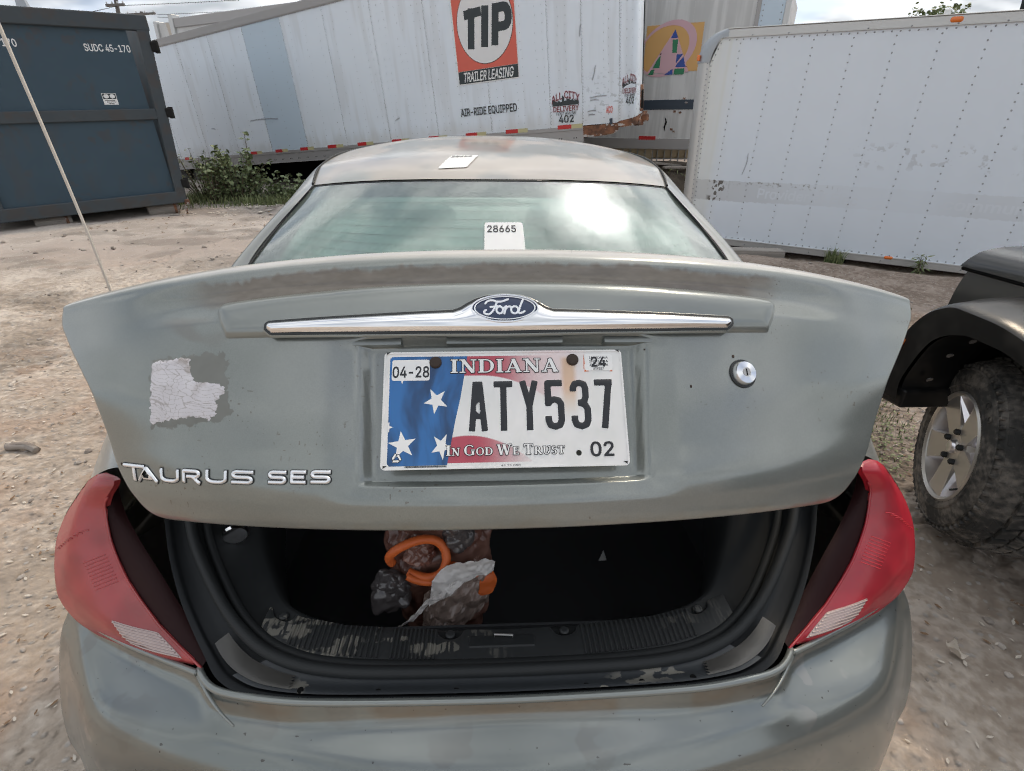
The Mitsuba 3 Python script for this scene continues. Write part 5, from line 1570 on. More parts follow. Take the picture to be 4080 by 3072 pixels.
local_part(bx, BX, 'ghost_words', words('Provider of Elec', .115, .51, 1.66, .565, .0012, bold=True, d=.0008), 'text_ghost')
local_part(bx, BX, 'ghost_words', words('communications', .11, 2.50, 3.90, .60, .0012, bold=True, d=.0008), 'text_ghost')
local_part(bx, BX, 'scratch', tube([(.27, .84, .003), (.30, .98, .004), (.295, 1.10, .003)], .0035, 5), 'rivet')
local_part(bx, BX, 'small_sticker', flat(sg.box(-.235, .12, -.16, .20).difference(sg.box(-.230, .125, -.165, .195)), .002, .001), 'text_dark')
local_part(bx, BX, 'skids', cat([box(x, x + .12, -.20, -.06, -2.1, -.1) for x in (.3, 1.6, 3.0, 4.4)]), 'dark_underside', stuff=True)

# ---------------------------------------------------------------- dark steel roll-off container, left
CT = place((-5.615, 10.613, .20), (.769, .638, .049), (.014, .012, 1.0))
ct = thing('waste_container', 'dark blue steel roll-off container standing on wooden blocks', 'container')
CW = 2.68
_panels = [(-CW + .12, -.14, 1.50, 2.70), (-CW + .10, -.14, .20, 1.40)]
for a, b, c, d in _panels:
    local_part(ct, CT, 'door_panel', box(a, b, c, d, -.10, -.075), 'container_steel')
local_part(ct, CT, 'top_rail', box(-CW - .2, .20, 2.68, 2.90, -.12, .0, .012), 'container_frame')
local_part(ct, CT, 'middle_rail', box(-CW - .2, -.06, 1.38, 1.55, -.10, -.012, .012), 'container_frame')
local_part(ct, CT, 'bottom_rail', box(-CW - .2, -.0, 0, .20, -.12, .004, .012), 'container_frame')
local_part(ct, CT, 'corner_post', hull([(x0, y, z) for y, x0 in ((0.02, -.16), (2.88, .02)) for z in (-.12, -.004)] + [(x1, y, z) for y, x1 in ((0.02, .0), (2.88, .195)) for z in (-.12, -.004)]), 'container_frame')
local_part(ct, CT, 'corner_post', box(-CW - .2, -CW + .12, 0.05, 2.88, -.12, -.006, .012), 'container_frame')
local_part(ct, CT, 'side_walls', cat([hull([(x, y, z) for z in (-.12, -6.2) for x, y in ((-.06, .05), (-.02, .05), (.13, 2.86), (.17, 2.86))]), box(-CW - .2, -CW - .15, .05, 2.86, -6.2, -.12), box(-CW - .2, .1, .05, 2.86, -6.25, -6.2), box(-CW - .2, -.04, .02, .08, -6.2, -.12)]), 'container_frame')
for k in range(8):
    z = -.6 - .75 * k
    local_part(ct, CT, 'wall_rib', hull([(x, y, zz) for zz in (z, z - .10) for x, y in ((-.02, .05), (.05, .05), (.24, 2.86), (.16, 2.86))]), 'container_frame')
for x, y in ((.20, 2.46), (.135, 1.48), (.05, .33)):
    local_part(ct, CT, 'hinge', cat([box(x - .06, x + .045, y - .075, y + .075, -.09, .03, .015), moved(lathe([(0, -.09), (.04, -.09), (.04, .09), (0, .09)], 16), frame((x + .03, y, -.02), (1, 0, 0), (0, 0, -1)))]), 'dark_underside', smooth=30)
local_part(ct, CT, 'number', words('SUDC 45-170', .095, -.78, -.155, 2.375, -.0745, d=.002), 'text_white', label='stencilled number SUDC 45-170')
local_part(ct, CT, 'number', words('45-170', .095, -1.96, -1.60, 2.40, -.0745, d=.002), 'text_white')
# warning sticker
_stx = sg.Polygon([(-.765, 1.785), (-.565, 1.785), (-.565, 1.62), (-.765, 1.62)])
local_part(ct, CT, 'warning_sticker', flat(_stx, -.0745, .002), 'paper_white')
local_part(ct, CT, 'sticker_band', flat(sg.box(-.757, 1.703, -.573, 1.778), -.072, .001), 'text_dark')
for cx in (-.707, -.622):
    local_part(ct, CT, 'sticker_oval', flat(sa.scale(sg.Point(cx, 1.742).buffer(1.0), .036, .030), -.0708, .001), 'paper_white')
for y, a, b in ((1.680, -.74, -.60), (1.660, -.72, -.59), (1.640, -.70, -.62)):
    local_part(ct, CT, 'sticker_print', flat(sg.box(a, y - .005, b, y + .004), -.072, .0008), 'text_dark')
_ch = []
for k in range(6):
    c = NP([-.035 - .004 * k, -.02 - .038 * k, -.02])
    a = np.radians(np.linspace(0, 360, 15))
    if k % 2:
        ring = np.stack([.014 * np.cos(a), .026 * np.sin(a), 0 * a], -1)
    else:
        ring = np.stack([0 * a, .026 * np.sin(a), .014 * np.cos(a)], -1)
    _ch.append(tube(c + ring, .0058, 6, caps=False))
CHN = local_part(ct, CT, 'chain', cat(_ch), 'rust', smooth=True)
local_part(ct, CT, 'chain_hook', box(-.05, .03, -.03, .05, -.05, .03, .01), 'rust')
for cx, lab in ((-.385, 'weathered wooden block under the right corner of the dark container'), (-2.02, 'weathered wooden block under the left corner of the dark container')):
    b_ = thing('wood_block', lab, 'block', 'blocks under the container')
    m = moved(lathe([(0, -.25), (.095, -.25), (.11, -.22), (.11, .22), (.095, .25), (0, .25)], 18), frame((cx, -.105, -.22), (0, 1, 0), (0, 0, 1)))
    local_part(b_, CT, 'log', m, 'wood_grey', smooth=30)
    local_part(b_, CT, 'strap', moved(lathe([(.113, -.02), (.118, -.02), (.118, .02), (.113, .02)], 18), frame((cx + .18, -.105, -.22), (0, 1, 0), (0, 0, 1))), 'rust')

# ---------------------------------------------------------------- behind: open-top box, poles, wires, totes
ob = thing('far_trailer', 'pale trailer roof showing above the long white trailer', 'trailer')
FB = place((-10.15, 20.0, 3.2), (.86, -.51, 0), (0, 0, 1))
local_part(ob, FB, 'wall', box(-.1, 9.0, -2.2, 1.15, -2.4, -.02), 'streaked_paint')
local_part(ob, FB, 'front_post', box(-.15, .0, -2.2, 1.20, -.3, .05, .01), 'aluminium')
local_part(ob, FB, 'top_rail', box(.75, 9.0, .98, 1.22, -.2, .03, .01), 'trailer_rail')
local_part(ob, FB, 'rail_post', box(.66, .85, .4, 1.32, -.2, .06, .01), 'aluminium')
local_part(ob, FB, 'torn_liner', extr(sg.Polygon([(.40, 1.14), (.66, 1.10), (.66, .6), (.55, .8), (.48, .78), (.44, .98)]), .01), 'pale_litter')
local_part(ob, FB, 'added_dark_mass', box(-6.0, 12.0, -3.3, -2.2, -2.4, -.1), 'dark_underside')  # dark block added so the space below the trailers reads as deep shade


def pole(name, x, y, h, r, lab, arm=None, lean=0.0):
    p = thing(name, lab, 'utility pole')
    part(p, 'shaft', tube([(x, y, -.2), (x + lean * .5, y, h * .5), (x + lean, y, h)], NP([r * 1.3, r * 1.1, r]), 12), 'weathered_wood_pole', smooth=40)
    if arm:
        for az, L in arm:
            part(p, 'cross_arm', moved(box(-L / 2, L / 2, -.04, .04, -.045, .045), frame((x + lean * (h - az) / h, y - r - .04, h - az), (.96, -.28, 0), (0.28, .96, 0))), 'weathered_wood_pole')
            ins = [moved(lathe([(0, 0), (.03, 0), (.035, .04), (.02, .08), (0, .09)], 10), np.array([[1, 0, 0, x + lean * (h - az) / h + q * .96], [0, 1, 0, y - r - .04 - q * .28], [0, 0, 1, h - az + .045], [0, 0, 0, 1.0]])) for q in np.linspace(-L * .45, L * .45, 4)]
            for i_ in ins:
                part(p, 'insulator', i_, 'aluminium', smooth=40)
    return p


pole('utility_pole', -15.6, 27.0, 15.0, .065, 'tall grey utility pole rising above the frame over the dark container', [(9.05, .9)], lean=1.1)
pole('utility_pole', -17.4, 33.0, 6.72, .07, 'short utility pole with a cross arm just above the container corner', [(.12, 1.75)])
wr = thing('power_line', 'thin overhead wires crossing the pale sky at the upper left', 'wires')
for a, b, sag in (((-15.12, 27, 5.95), (-7.2, 39, 9.0), .1), ((-15.12, 27, 5.95), (-14.2, 21, 4.58), .05), ((-16.67, 33, 6.6), (-6.55, 39, 8.55), .1), ((-16.67, 33, 6.5), (-4, 42, 8.0), .2)):
    t = np.linspace(0, 1, 30)[:, None]
    p = NP(a) * (1 - t) + NP(b) * t
    p[:, 2] -= (sag * 4 * t * (1 - t))[:, 0]
    part(wr, 'wire', tube(p, .011, 5), 'rubber')
fin = single('roof_ventilator', hull([(-11.05 + a, 15.5 + b, z) for a, b, z in ((0, 0, 3.2), (.36, 0, 3.2), (0, .4, 3.2), (.36, .4, 3.2), (.05, .2, 4.5), (-.08, .2, 4.5), (0, .2, 4.6), (.24, .1, 3.85))]), 'galvanised', 'pointed grey metal cowl poking up behind the dark container', 'cowl')

for k, (x, y) in enumerate(((3.62, 14.6), (4.95, 15.4))):
    tt_ = thing('liquid_tote', ('yellowed caged liquid tote under the raised trailers' if k == 0 else 'pale caged tote deeper under the grey trailer'), 'tote')
    part(tt_, 'tank', manifold_round([(x + a, y + b, z) for a in (-.52, .52) for b in (0, 1.0) for z in (.86, 1.56)], .06), 'pale_plastic', smooth=40)
    for a in np.linspace(-.58, .58, 7):
        part(tt_, 'cage_bar', box(x + a - .012, x + a + .012, y - .095, y - .07, .74, 1.66), 'galvanised')
    for z in (.80, 1.08, 1.36, 1.64):
        part(tt_, 'cage_bar', box(x - .6, x + .6, y - .10, y - .065, z - .012, z + .012), 'galvanised')
    part(tt_, 'pallet', cat([box(x - .6, x + .6, y - .1, y + 1.1, z + .10, z + .14) for z in (.0, .14, .28, .42, .56)] + [box(x + a - .06, x + a + .06, y - .1, y + 1.1, z, z + .10) for a in (-.54, 0, .54) for z in (.0, .14, .28, .42, .56)]), 'wood_grey')
for k in range(4):
    x, y, a = (3.6, 4.5, 3.5, 4.2)[k], (11.7, 12.2, 11.9, 11.6)[k], (20, -10, 35, 5)[k]
    m = moved(box(-.6, .6, -.06, .06, 0, .04), trimesh.transformations.rotation_matrix(math.radians(a), (0, 0, 1)))
    m = moved(m, trimesh.transformations.rotation_matrix(math.radians((6, -4, 3, 0)[k]), (0, 1, 0)))
    m.apply_translation((x, y, (.84, .80, .82, .78)[k]))
    single('plank', m, 'wood_grey', ('loose weathered plank nearest the truck body on the debris heap', 'uppermost weathered plank at the back of the debris heap', 'weathered plank at the left front of the debris heap', 'level weathered plank at the front of the debris heap')[k], 'plank', group='planks on the debris heap')
m = TM(*(lambda g: (g.reshape(-1, 3), grid_faces(30, 30)))((lambda X, Y: np.stack([X, Y, np.maximum(-.1, .86 * np.exp(-((X - 4.0) / 1.15) ** 4 - ((Y - 11.9) / .9) ** 2) + .25 * (fb(np.stack([X * 3, Y * 3, X * 0], -1), 4) - .45))], -1))(*np.meshgrid(np.linspace(2.8, 5.8, 30), np.linspace(10.4, 13.0, 30)))))
single('debris_heap', m, 'dark_soil', 'low heap of soil and leaf litter between the trailers', 'heap', smooth=30)
m = moved(box(-.65, .65, -.11, .11, -.05, .05, .008), trimesh.transformations.rotation_matrix(math.radians(-8), (0, 0, 1)))
m.apply_translation((3.10, 6.75, .06))
single('timber_beam', m, 'wood_grey', 'grey timber lying beside the car at the foot of the truck body', 'beam')
single('mast', tube([(7.9, 9.0, 0), (7.86, 9.0, 3.0), (7.74, 9.0, 4.2)], .05, 10), 'rubber', 'thin dark mast at the far upper right corner', 'mast', smooth=True)
single('white_vent', box(5.02, 5.10, 6.0, 6.08, 2.60, 2.72, .01) if False else moved(box(1.93, 1.99, 2.485, 2.545, -.12, -.06, .01), BX), 'paper_white', 'small white vent box on the roof edge of the truck body', 'vent')
# ---------------------------------------------------------------- black off-road car, right: front wheel, flare, wing and bonnet
jp = thing('off_road_car', 'black off-road car with a wide muddy tyre parked at the right edge', 'car')
_FO = NP([(1.900, .500), (1.925, .560), (1.905, .655), (1.855, .790), (1.770, .885), (1.685, .917), (1.55, .915), (1.42, .895), (1.28, .850), (1.16, .760), (1.10, .650), (1.06, .56)])
_FI = NP([(1.800, .495), (1.815, .560), (1.790, .665), (1.735, .775), (1.665, .820), (1.600, .836), (1.50, .835), (1.41, .820), (1.31, .780), (1.23, .70), (1.18, .62), (1.15, .55)])
_rowsF = []
for x, wgt, up, out in ((1.600, 1.0, -.006, 0), (1.612, 1.0, .0, .0), (1.640, 1.0, .008, .004), (1.72, 1.0, .014, .02), (1.82, 1.0, .018, .05), (1.95, 1.0, .02, .06)):
    row = []
    for (y, z) in _FO:
        c = NP([1.50, .42])
        d = NP([y, z]) - c
        d = d / np.linalg.norm(d)
        q = NP([y, z]) + d * up + NP([out * (1 if y > 1.7 else 0), 0])
        row.append((x, q[0], q[1]))
    _rowsF.append(row)
_inner = [[(1.600 + k * .004, y * (1 - k) + yi * k, z * (1 - k) + zi * k) for (y, z), (yi, zi) in zip(_FO, _FI)] for k in (1.0, .5)]
_under = [[(1.62, y, z) for y, z in _FI], [(1.95, y - .0, z) for y, z in _FI]]
_under = _under[::-1]
FL = part(jp, 'wheel_flare', cat([loft(_inner + _rowsF, 40, 80, True), loft(_under, 6, 80, True)]), 'flare_plastic', smooth=35, label='wide black wheel flare, dusty on top')
part(FL, 'side_marker', manifold_round([(x, y, z) for x in (1.594, 1.604) for y, z in ((1.878, .665), (1.893, .660), (1.858, .728), (1.874, .730))], .006), 'amber_lens', smooth=40)
for y, z in ((1.80, .60), (1.755, .72), (1.69, .80)):
    part(FL, 'clip', moved(lathe([(0, 0), (.012, 0), (.010, .005), (0, .006)], 12), frame((1.70, y - .012, z - .012), (1, 0, 0), (0, .6, -.8))), 'dull_steel', smooth=30)
part(FL, 'flare_end', manifold_round([(x, y, z) for x in (1.63, 1.93) for y, z in ((1.80, .475), (1.90, .465), (1.80, .53), (1.915, .53))], .012), 'flare_plastic', smooth=30)
part(jp, 'front_bumper_end', manifold_round([(1.72, 2.02, .50), (1.72, 2.02, .64), (1.72, 1.93, .52), (1.72, 1.93, .62), (2.6, 2.10, .48), (2.6, 2.10, .66), (2.6, 1.95, .48), (2.6, 1.95, .66)], .02), 'black_plastic', smooth=30)
part(jp, 'wing_panel', loft([[(1.93, 2.09, .62), (1.93, 1.6, .62), (1.92, .7, .62)], [(1.94, 2.085, .85), (1.94, 1.6, .86), (1.93, .7, .88)], [(1.955, 2.075, .945), (1.95, 1.6, .955), (1.94, .7, .97)]], 12, 20, True), 'black_paint', smooth=30)
part(jp, 'bonnet', loft([[(1.925, 2.085, .965), (1.92, 1.6, .972), (1.90, .75, .99)], [(1.93, 2.075, .985), (1.92, 1.6, .995), (1.90, .75, 1.015)], [(1.975, 2.06, 1.03), (1.965, 1.6, 1.045), (1.94, .75, 1.07)], [(2.10, 2.06, 1.048), (2.10, 1.6, 1.068), (2.08, .75, 1.10)], [(2.22, 2.07, 1.050), (2.24, 1.6, 1.075), (2.24, .75, 1.105)], [(2.30, 2.07, 1.085), (2.32, 1.6, 1.105), (2.32, .75, 1.13)], [(2.9, 2.08, 1.09), (2.9, 1.6, 1.115), (2.9, .75, 1.14)]], 60, 30, True), 'black_paint', smooth=40, label='black bonnet reflecting the sky')
part(jp, 'grille', box(1.96, 2.9, 2.06, 2.10, .60, 1.02, .02), 'black_paint', smooth=30)
part(jp, 'bonnet_gap', tube([(1.935, 2.08, .957), (1.93, 1.6, .963), (1.915, .75, .98)], .008, 6), 'hole_black', smooth=True)
part(jp, 'inner_wheel_house', box(2.02, 2.06, .9, 2.05, .25, .90), 'hole_black')
part(jp, 'underbody', box(2.05, 2.9, .3, 2.0, .40, .60), 'dark_underside')
part(jp, 'body_side', loft([[(1.92, .95, .45), (1.92, -.8, .45)], [(1.93, 1.02, .75), (1.93, -.8, .75)], [(1.95, .78, 1.06), (1.95, -.8, 1.08)]], 10, 12, True), 'black_paint', smooth=30)
# wheel
WC = NP([1.755, 1.640, .375])
_wy = math.radians(23.5)
WN = NP([-math.cos(_wy), math.sin(_wy) * 1.0, .02])
WM = frame(WC, np.cross((0, 0, 1), WN), np.cross(WN, np.cross((0, 0, 1), WN)))
RT = .360
tyre = lathe([(.205, -.02), (.212, .012), (.235, .018), (.290, .012), (.322, -.006), (.338, -.030), (.343, -.060), (.343, -.215), (.338, -.245), (.32, -.27), (.24, -.275), (.21, -.25)], 72)
TYR = part(jp, 'tyre', moved(tyre, WM), 'tyre_rubber', smooth=40, label='worn muddy off-road tyre')
_bl = []
_rg = np.random.default_rng(11)
for k in range(34):
    a0 = 2 * np.pi * k / 34
    for j, (z0, z1, da) in enumerate(((-.010, -.070, .0), (-.078, -.118, .5), (-.124, -.160, .15), (-.168, -.205, .6), (-.212, -.265, .25))):
        a = a0 + da * 2 * np.pi / 34
        w = 2 * np.pi / 34 * (.80 if j in (0, 4) else .74)
        r0, r1 = .335, RT - (.010 if j in (0, 4) else 0) + _rg.uniform(-.0015, .0015)
        sk = .35 * w * (1 if j % 2 else -1)
        pts = []
        for (aa, zz) in ((a, z0), (a + w, z0), (a + w + sk, z1), (a + sk, z1)):
            rin = r0 - (.014 if (j == 0 and zz == z0) or (j == 4 and zz == z1) else 0)
            rr = r1 - (.022 if (j == 0 and zz == z0) or (j == 4 and zz == z1) else 0)
            pts += [(rin * math.cos(aa), rin * math.sin(aa), zz), (rr * math.cos(aa), rr * math.sin(aa), zz)]
        _bl.append((np.array(pts)))
_bf = NP([(0, 2, 4), (0, 4, 6), (1, 5, 3), (1, 7, 5), (0, 3, 2), (0, 1, 3), (2, 5, 4), (2, 3, 5), (4, 7, 6), (4, 5, 7), (6, 1, 0), (6, 7, 1)])
_V = np.concatenate(_bl)
_F = (_bf[None] + (np.arange(len(_bl)) * 8)[:, None, None]).reshape(-1, 3)
part(TYR, 'tread_blocks', moved(TM(_V, _F), WM), 'tyre_rubber', stuff=True)


def ring_words(s, r, a0, da, h):
    out = []
    for i, ch in enumerate(s):
        if ch == ' ':
            continue
        m = text2d(ch, h, True, 1.1, 0, .002)
        m.vertices[:, 0] -= m.vertices[:, 0].mean()
        a = math.radians(a0 - da * i)
        c, s_ = math.cos(a - math.pi / 2), math.sin(a - math.pi / 2)
        v = m.vertices
        P = np.column_stack([v[:, 0] * c - (v[:, 1] + r) * s_, v[:, 0] * s_ + (v[:, 1] + r) * c, v[:, 2]])
        rr = np.hypot(P[:, 0], P[:, 1])
        P[:, 2] += np.interp(rr, [.235, .300, .335], [.0185, .0125, -.004])
        out.append(TM(P, m.faces))
    return cat(out)


part(TYR, 'sidewall_ridge', moved(lathe([(.298, .0085), (.302, .0125), (.306, .0075)], 72), WM), 'tyre_rubber', smooth=True)
part(TYR, 'sidewall_ridge', moved(lathe([(.238, .0175), (.241, .0215), (.244, .0170)], 72), WM), 'tyre_rubber', smooth=True)
part(TYR, 'sidewall_letter', moved(ring_words('CO', .258, 62, 12, .026), WM), 'tyre_rubber')
_sl = []
for k in range(60):
    a = 2 * math.pi * k / 60
    _sl.append(moved(box(.306, .321, -.006, .006, -.012, .009, .002), trimesh.transformations.rotation_matrix(a, (0, 0, 1))))
part(TYR, 'sidewall_lugs', moved(cat(_sl), WM), 'tyre_rubber', stuff=True)
RIM = part(jp, 'rim', moved(lathe([(.130, -.10), (.188, -.095), (.190, -.02), (.198, .012), (.208, .020), (.214, .014), (.216, .0)], 60), WM), 'alloy', smooth=35, label='silver five-spoke alloy rim')
part(RIM, 'backing', moved(lathe([(0, -.12), (.19, -.12), (.19, -.115), (0, -.115)], 40), WM), 'hole_black')
for k in range(5):
    a = math.radians(72 * k + 62)
    R_ = trimesh.transformations.rotation_matrix(a, (0, 0, 1))
    sp = hull([(.03, y, z) for y in (-.036, .036) for z in (-.06, -.005)] + [(.120, y, z) for y in (-.040, .040) for z in (-.05, .0)] + [(.194, y, z) for y in (-.058, .058) for z in (-.04, .008)])
    part(RIM, 'spoke', moved(moved(sp, R_), WM), 'alloy')
    for s_ in (-1, 1):
        ch = hull([(.050, s_ * .030, -.004), (.120, s_ * .041, .001), (.190, s_ * .059, .0085), (.190, s_ * .071, -.045), (.110, s_ * .060, -.05), (.055, s_ * .052, -.05), (.12, s_ * .03, -.03)])
        part(RIM, 'spoke_flank', moved(moved(ch, R_), WM), 'alloy_bright')
    ln = moved(lathe([(0, 0), (.0115, 0), (.0115, .014), (.008, .018), (0, .018)], 6), np.array([[1, 0, 0, .060 * math.cos(a + .63)], [0, 1, 0, .060 * math.sin(a + .63)], [0, 0, 1, -.004], [0, 0, 0, 1.0]]))
    part(RIM, 'lug_nut', moved(ln, WM), 'rubber', smooth=30)
part(RIM, 'hub', moved(lathe([(0, .004), (.026, .004), (.032, -.002), (.088, -.006), (.095, -.03)], 40), WM), 'alloy', smooth=35)
part(RIM, 'centre_cap', moved(lathe([(0, .016), (.022, .014), (.027, .006), (.027, .002)], 30), WM), 'alloy_bright', smooth=35)
part(RIM, 'valve', moved(tube([(.160, -.085, -.005), (.172, -.092, .03)], .004, 8), WM), 'rubber')
# ---------------------------------------------------------------- ground
def gz(x, y):
    p = np.stack([x, y, 0 * x], -1)
    z = .05 * (fb(p * .55 + 4, 3) - .5) + .045 * (fb(p * 2.1, 3, 3) - .5) + .026 * (fb(p * 8.0, 4, 6) - .5) - .016 * np.abs(fb(p * 13.0 + 7, 3, 41) - .5) * 2 * sstep(.35, .6, fb(p * 1.6 + 3, 2, 44))
    r = np.abs(fb(p * 5.0 + 30, 3, 12) - .5) * 2
    z = z + .020 * (sstep(.0, .25, r) - .8) * sstep(.4, .6, fb(p * .8 + 9, 2, 15))
    # bank of soil along the foot of the truck body and the trailer
    d = (x - 3.13) * .563 + (y - 7.536) * .826
    z = z + .085 * np.exp(-((d + .75) / .38) ** 2) * sstep(2.4, 3.4, x) * (0.4 + fb(p * 1.8, 2, 21)) - .06 * np.exp(-(d / .35) ** 2) * sstep(2.2, 3.0, x) + .15 * sstep(9.0, 12.0, y) * sstep(-3, -6, x) * 0
    z = z + .10 * sstep(.15, .6, fb(p * .9 + 2, 3, 33) - .1) * sstep(9.8, 11.3, y) * sstep(-1.5, -3.5, x)
    z = z - .06 * sstep(-5.5, -9.0, x) * (1 - sstep(8, 12, y))
    # flat under the wheels
    return z - .02


def graded(a, b, c, d, fine, coarse):
    xs = [np.arange(b, c, fine)]
    s, x, left = fine, b, []
    while x > a:
        s = min(s * 1.12, coarse)
        x -= s
        left.append(x)
    s, x, right = fine, xs[0][-1], []
    while x < d:
        s = min(s * 1.12, coarse)
        x += s
        right.append(x)
    return np.concatenate([left[::-1], xs[0], right])


_gx = graded(-700, -4.2, 3.0, 700, .0155, 60)
_gy = graded(-700, .4, 5.2, 900, .0155, 60)
GX, GY = np.meshgrid(_gx, _gy, indexing='xy')
GZ = gz(GX, GY)
_far = sstep(25, 60, np.hypot(GX, GY))
GZ = GZ * (1 - _far)
_gm = grid_mesh(np.stack([GX, GY, GZ], -1))
single('ground', _gm, 'ground_soil', 'dry rutted dirt yard, pale at the left, brown at the right', kind='structure', smooth=True)

_rg = np.random.default_rng(21)


def scatter(n, x0, x1, y0, y1, rmin, rmax, flatz, seed, power=2.0):
    r_ = np.random.default_rng(seed)
    base = trimesh.creation.icosphere(1, 1.0)
    V, F = [], []
    for i in range(n):
        x, y = r_.uniform(x0, x1), y0 + (y1 - y0) * r_.random() ** power
        r = rmin + (rmax - rmin) * r_.random() ** 4
        v = base.vertices * (1 + .35 * (r_.random((len(base.vertices), 1)) - .5)) * NP([r, r * r_.uniform(.6, 1), r * flatz])
        a = r_.uniform(0, 6.28)
        c, s = math.cos(a), math.sin(a)
        v = np.column_stack([v[:, 0] * c - v[:, 1] * s, v[:, 0] * s + v[:, 1] * c, v[:, 2]])
        z = float(gz(NP([x]), NP([y]))[0])
        V.append(v + NP([x, y, z + r * flatz * .3]))
        F.append(base.faces + len(base.vertices) * i)
    return TM(np.concatenate(V), np.concatenate(F))


single('gravel', cat([scatter(1100, -4.5, -.8, .4, 8.5, .003, .022, .6, 1), scatter(450, .9, 4.2, .4, 6.5, .003, .024, .6, 2), scatter(500, -7, 5, 6, 11, .008, .035, .6, 3, 1.0)]), 'pebble', 'scattered pebbles and small stones on the dirt', kind='stuff')


def leaves(n, x0, x1, y0, y1, r0, r1, seed):
    r_ = np.random.default_rng(seed)
    V, F = [], []
    for i in range(n):
        x, y, r, a = r_.uniform(x0, x1), r_.uniform(y0, y1), r_.uniform(r0, r1), r_.uniform(0, 6.28)
        p = NP([(-1, 0, 0), (-.3, .35, .12), (.4, .3, .10), (1, 0, .25), (.35, -.3, .08), (-.35, -.32, .10)]) * r
        c, s = math.cos(a), math.sin(a)
        p = np.column_stack([p[:, 0] * c - p[:, 1] * s, p[:, 0] * s + p[:, 1] * c, p[:, 2] * r_.uniform(.2, 1.5)])
        z = float(gz(NP([x]), NP([y]))[0]) + .006
        V.append(p + NP([x, y, z]))
        F.append(NP([(0, 5, 1), (1, 5, 4), (1, 4, 2), (2, 4, 3)]) + 6 * i)
    return TM(np.concatenate(V), np.concatenate(F))


single('leaf_litter', cat([leaves(300, -5.5, -1.0, 1.0, 9.0, .008, .022, 4), leaves(900, -3.2, -.9, .6, 4.0, .004, .013, 14), leaves(220, -6.5, -2.5, 8.5, 11.6, .015, .045, 5), leaves(200, 1.1, 3.2, 1.0, 4.0, .007, .018, 6)]), 'dead_leaf', 'dry brown leaf bits on the dirt', kind='stuff')
single('pale_debris', cat([leaves(120, -6.2, -3.2, 10.3, 11.7, .03, .10, 7), leaves(70, -4.5, -1.0, 1.0, 8.0, .008, .024, 8), leaves(30, 1.1, 2.4, .8, 2.0, .006, .016, 18), leaves(700, -3.4, -.9, .6, 4.5, .005, .016, 28), leaves(200, 1.0, 2.6, .7, 2.6, .004, .012, 38)]), 'pale_litter', 'pale scraps of paper and dead leaves on the dirt', kind='stuff')


def stick(pts, r, lab):
    p = resample(NP([(x, y, float(gz(NP([x]), NP([y]))[0]) + h) for x, y, h in pts]), 24, 0)
    return single('stick', tube(p, r, 6), 'pebble' if r > .015 else 'stem_brown', lab, 'stick', smooth=True)


stick([(-2.45, 2.36, .02), (-2.38, 2.37, .03), (-2.30, 2.35, .015)], .020, 'short grey stick lying on the dirt left of the trunk lid')
stick([(2.6, 4.9, .02), (3.2, 4.6, .04), (3.9, 4.55, .02)], .012, 'long thin twig on the dirt below the truck body')
_lf = TM(*(lambda P: (P.reshape(-1, 3), grid_faces(6, 9)))((lambda U, V: np.stack([1.405 + .013 * U + .010 * V * V, 1.05 + .028 * V, .018 + .010 * np.sin(3 * V) * U + .02 * U * U], -1))(*np.meshgrid(np.linspace(-1, 1, 6), np.linspace(-1, 1, 9), indexing='ij'))))
_lf.vertices[:, 2] += gz(NP([1.405]), NP([1.05]))[0]
single('dry_leaf', _lf, 'pale_litter', 'curled pale dry leaf on the dirt right of the bumper', 'leaf', smooth=True)


# ---------------------------------------------------------------- plants
def leaf_mesh(n, pos, nrm_spread, size, seed, shape='heart'):
    """Many single leaves at the given points."""
    r_ = np.random.default_rng(seed)
    if shape == 'heart':
        base = NP([(0, 0, 0), (.38, .18, .05), (.45, .5, .08), (.2, .85, .03), (0, 1.05, -.08), (-.2, .85, .03), (-.45, .5, .08), (-.38, .18, .05)])
        bf = NP([(0, 1, 7), (1, 2, 6), (1, 6, 7), (2, 3, 5), (2, 5, 6), (3, 4, 5)])
    else:
        base = NP([(0, 0, 0), (.12, .35, .03), (.10, .7, .02), (0, 1.1, -.08), (-.10, .7, .02), (-.12, .35, .03)])
        bf = NP([(0, 1, 5), (1, 2, 4), (1, 4, 5), (2, 3, 4)])
    V, F = [], []
    for i in range(n):
        s = size * r_.uniform(.6, 1.25)
        az, tilt, rl = r_.uniform(0, 6.28), r_.uniform(-nrm_spread, nrm_spread * .4), r_.uniform(-.7, .7)
        M = trimesh.transformations.euler_matrix(tilt, rl, az, 'sxyz')[:3, :3]
        V.append(base * s @ M.T + pos[i])
        F.append(bf + len(base) * i)
    return TM(np.concatenate(V), np.concatenate(F))


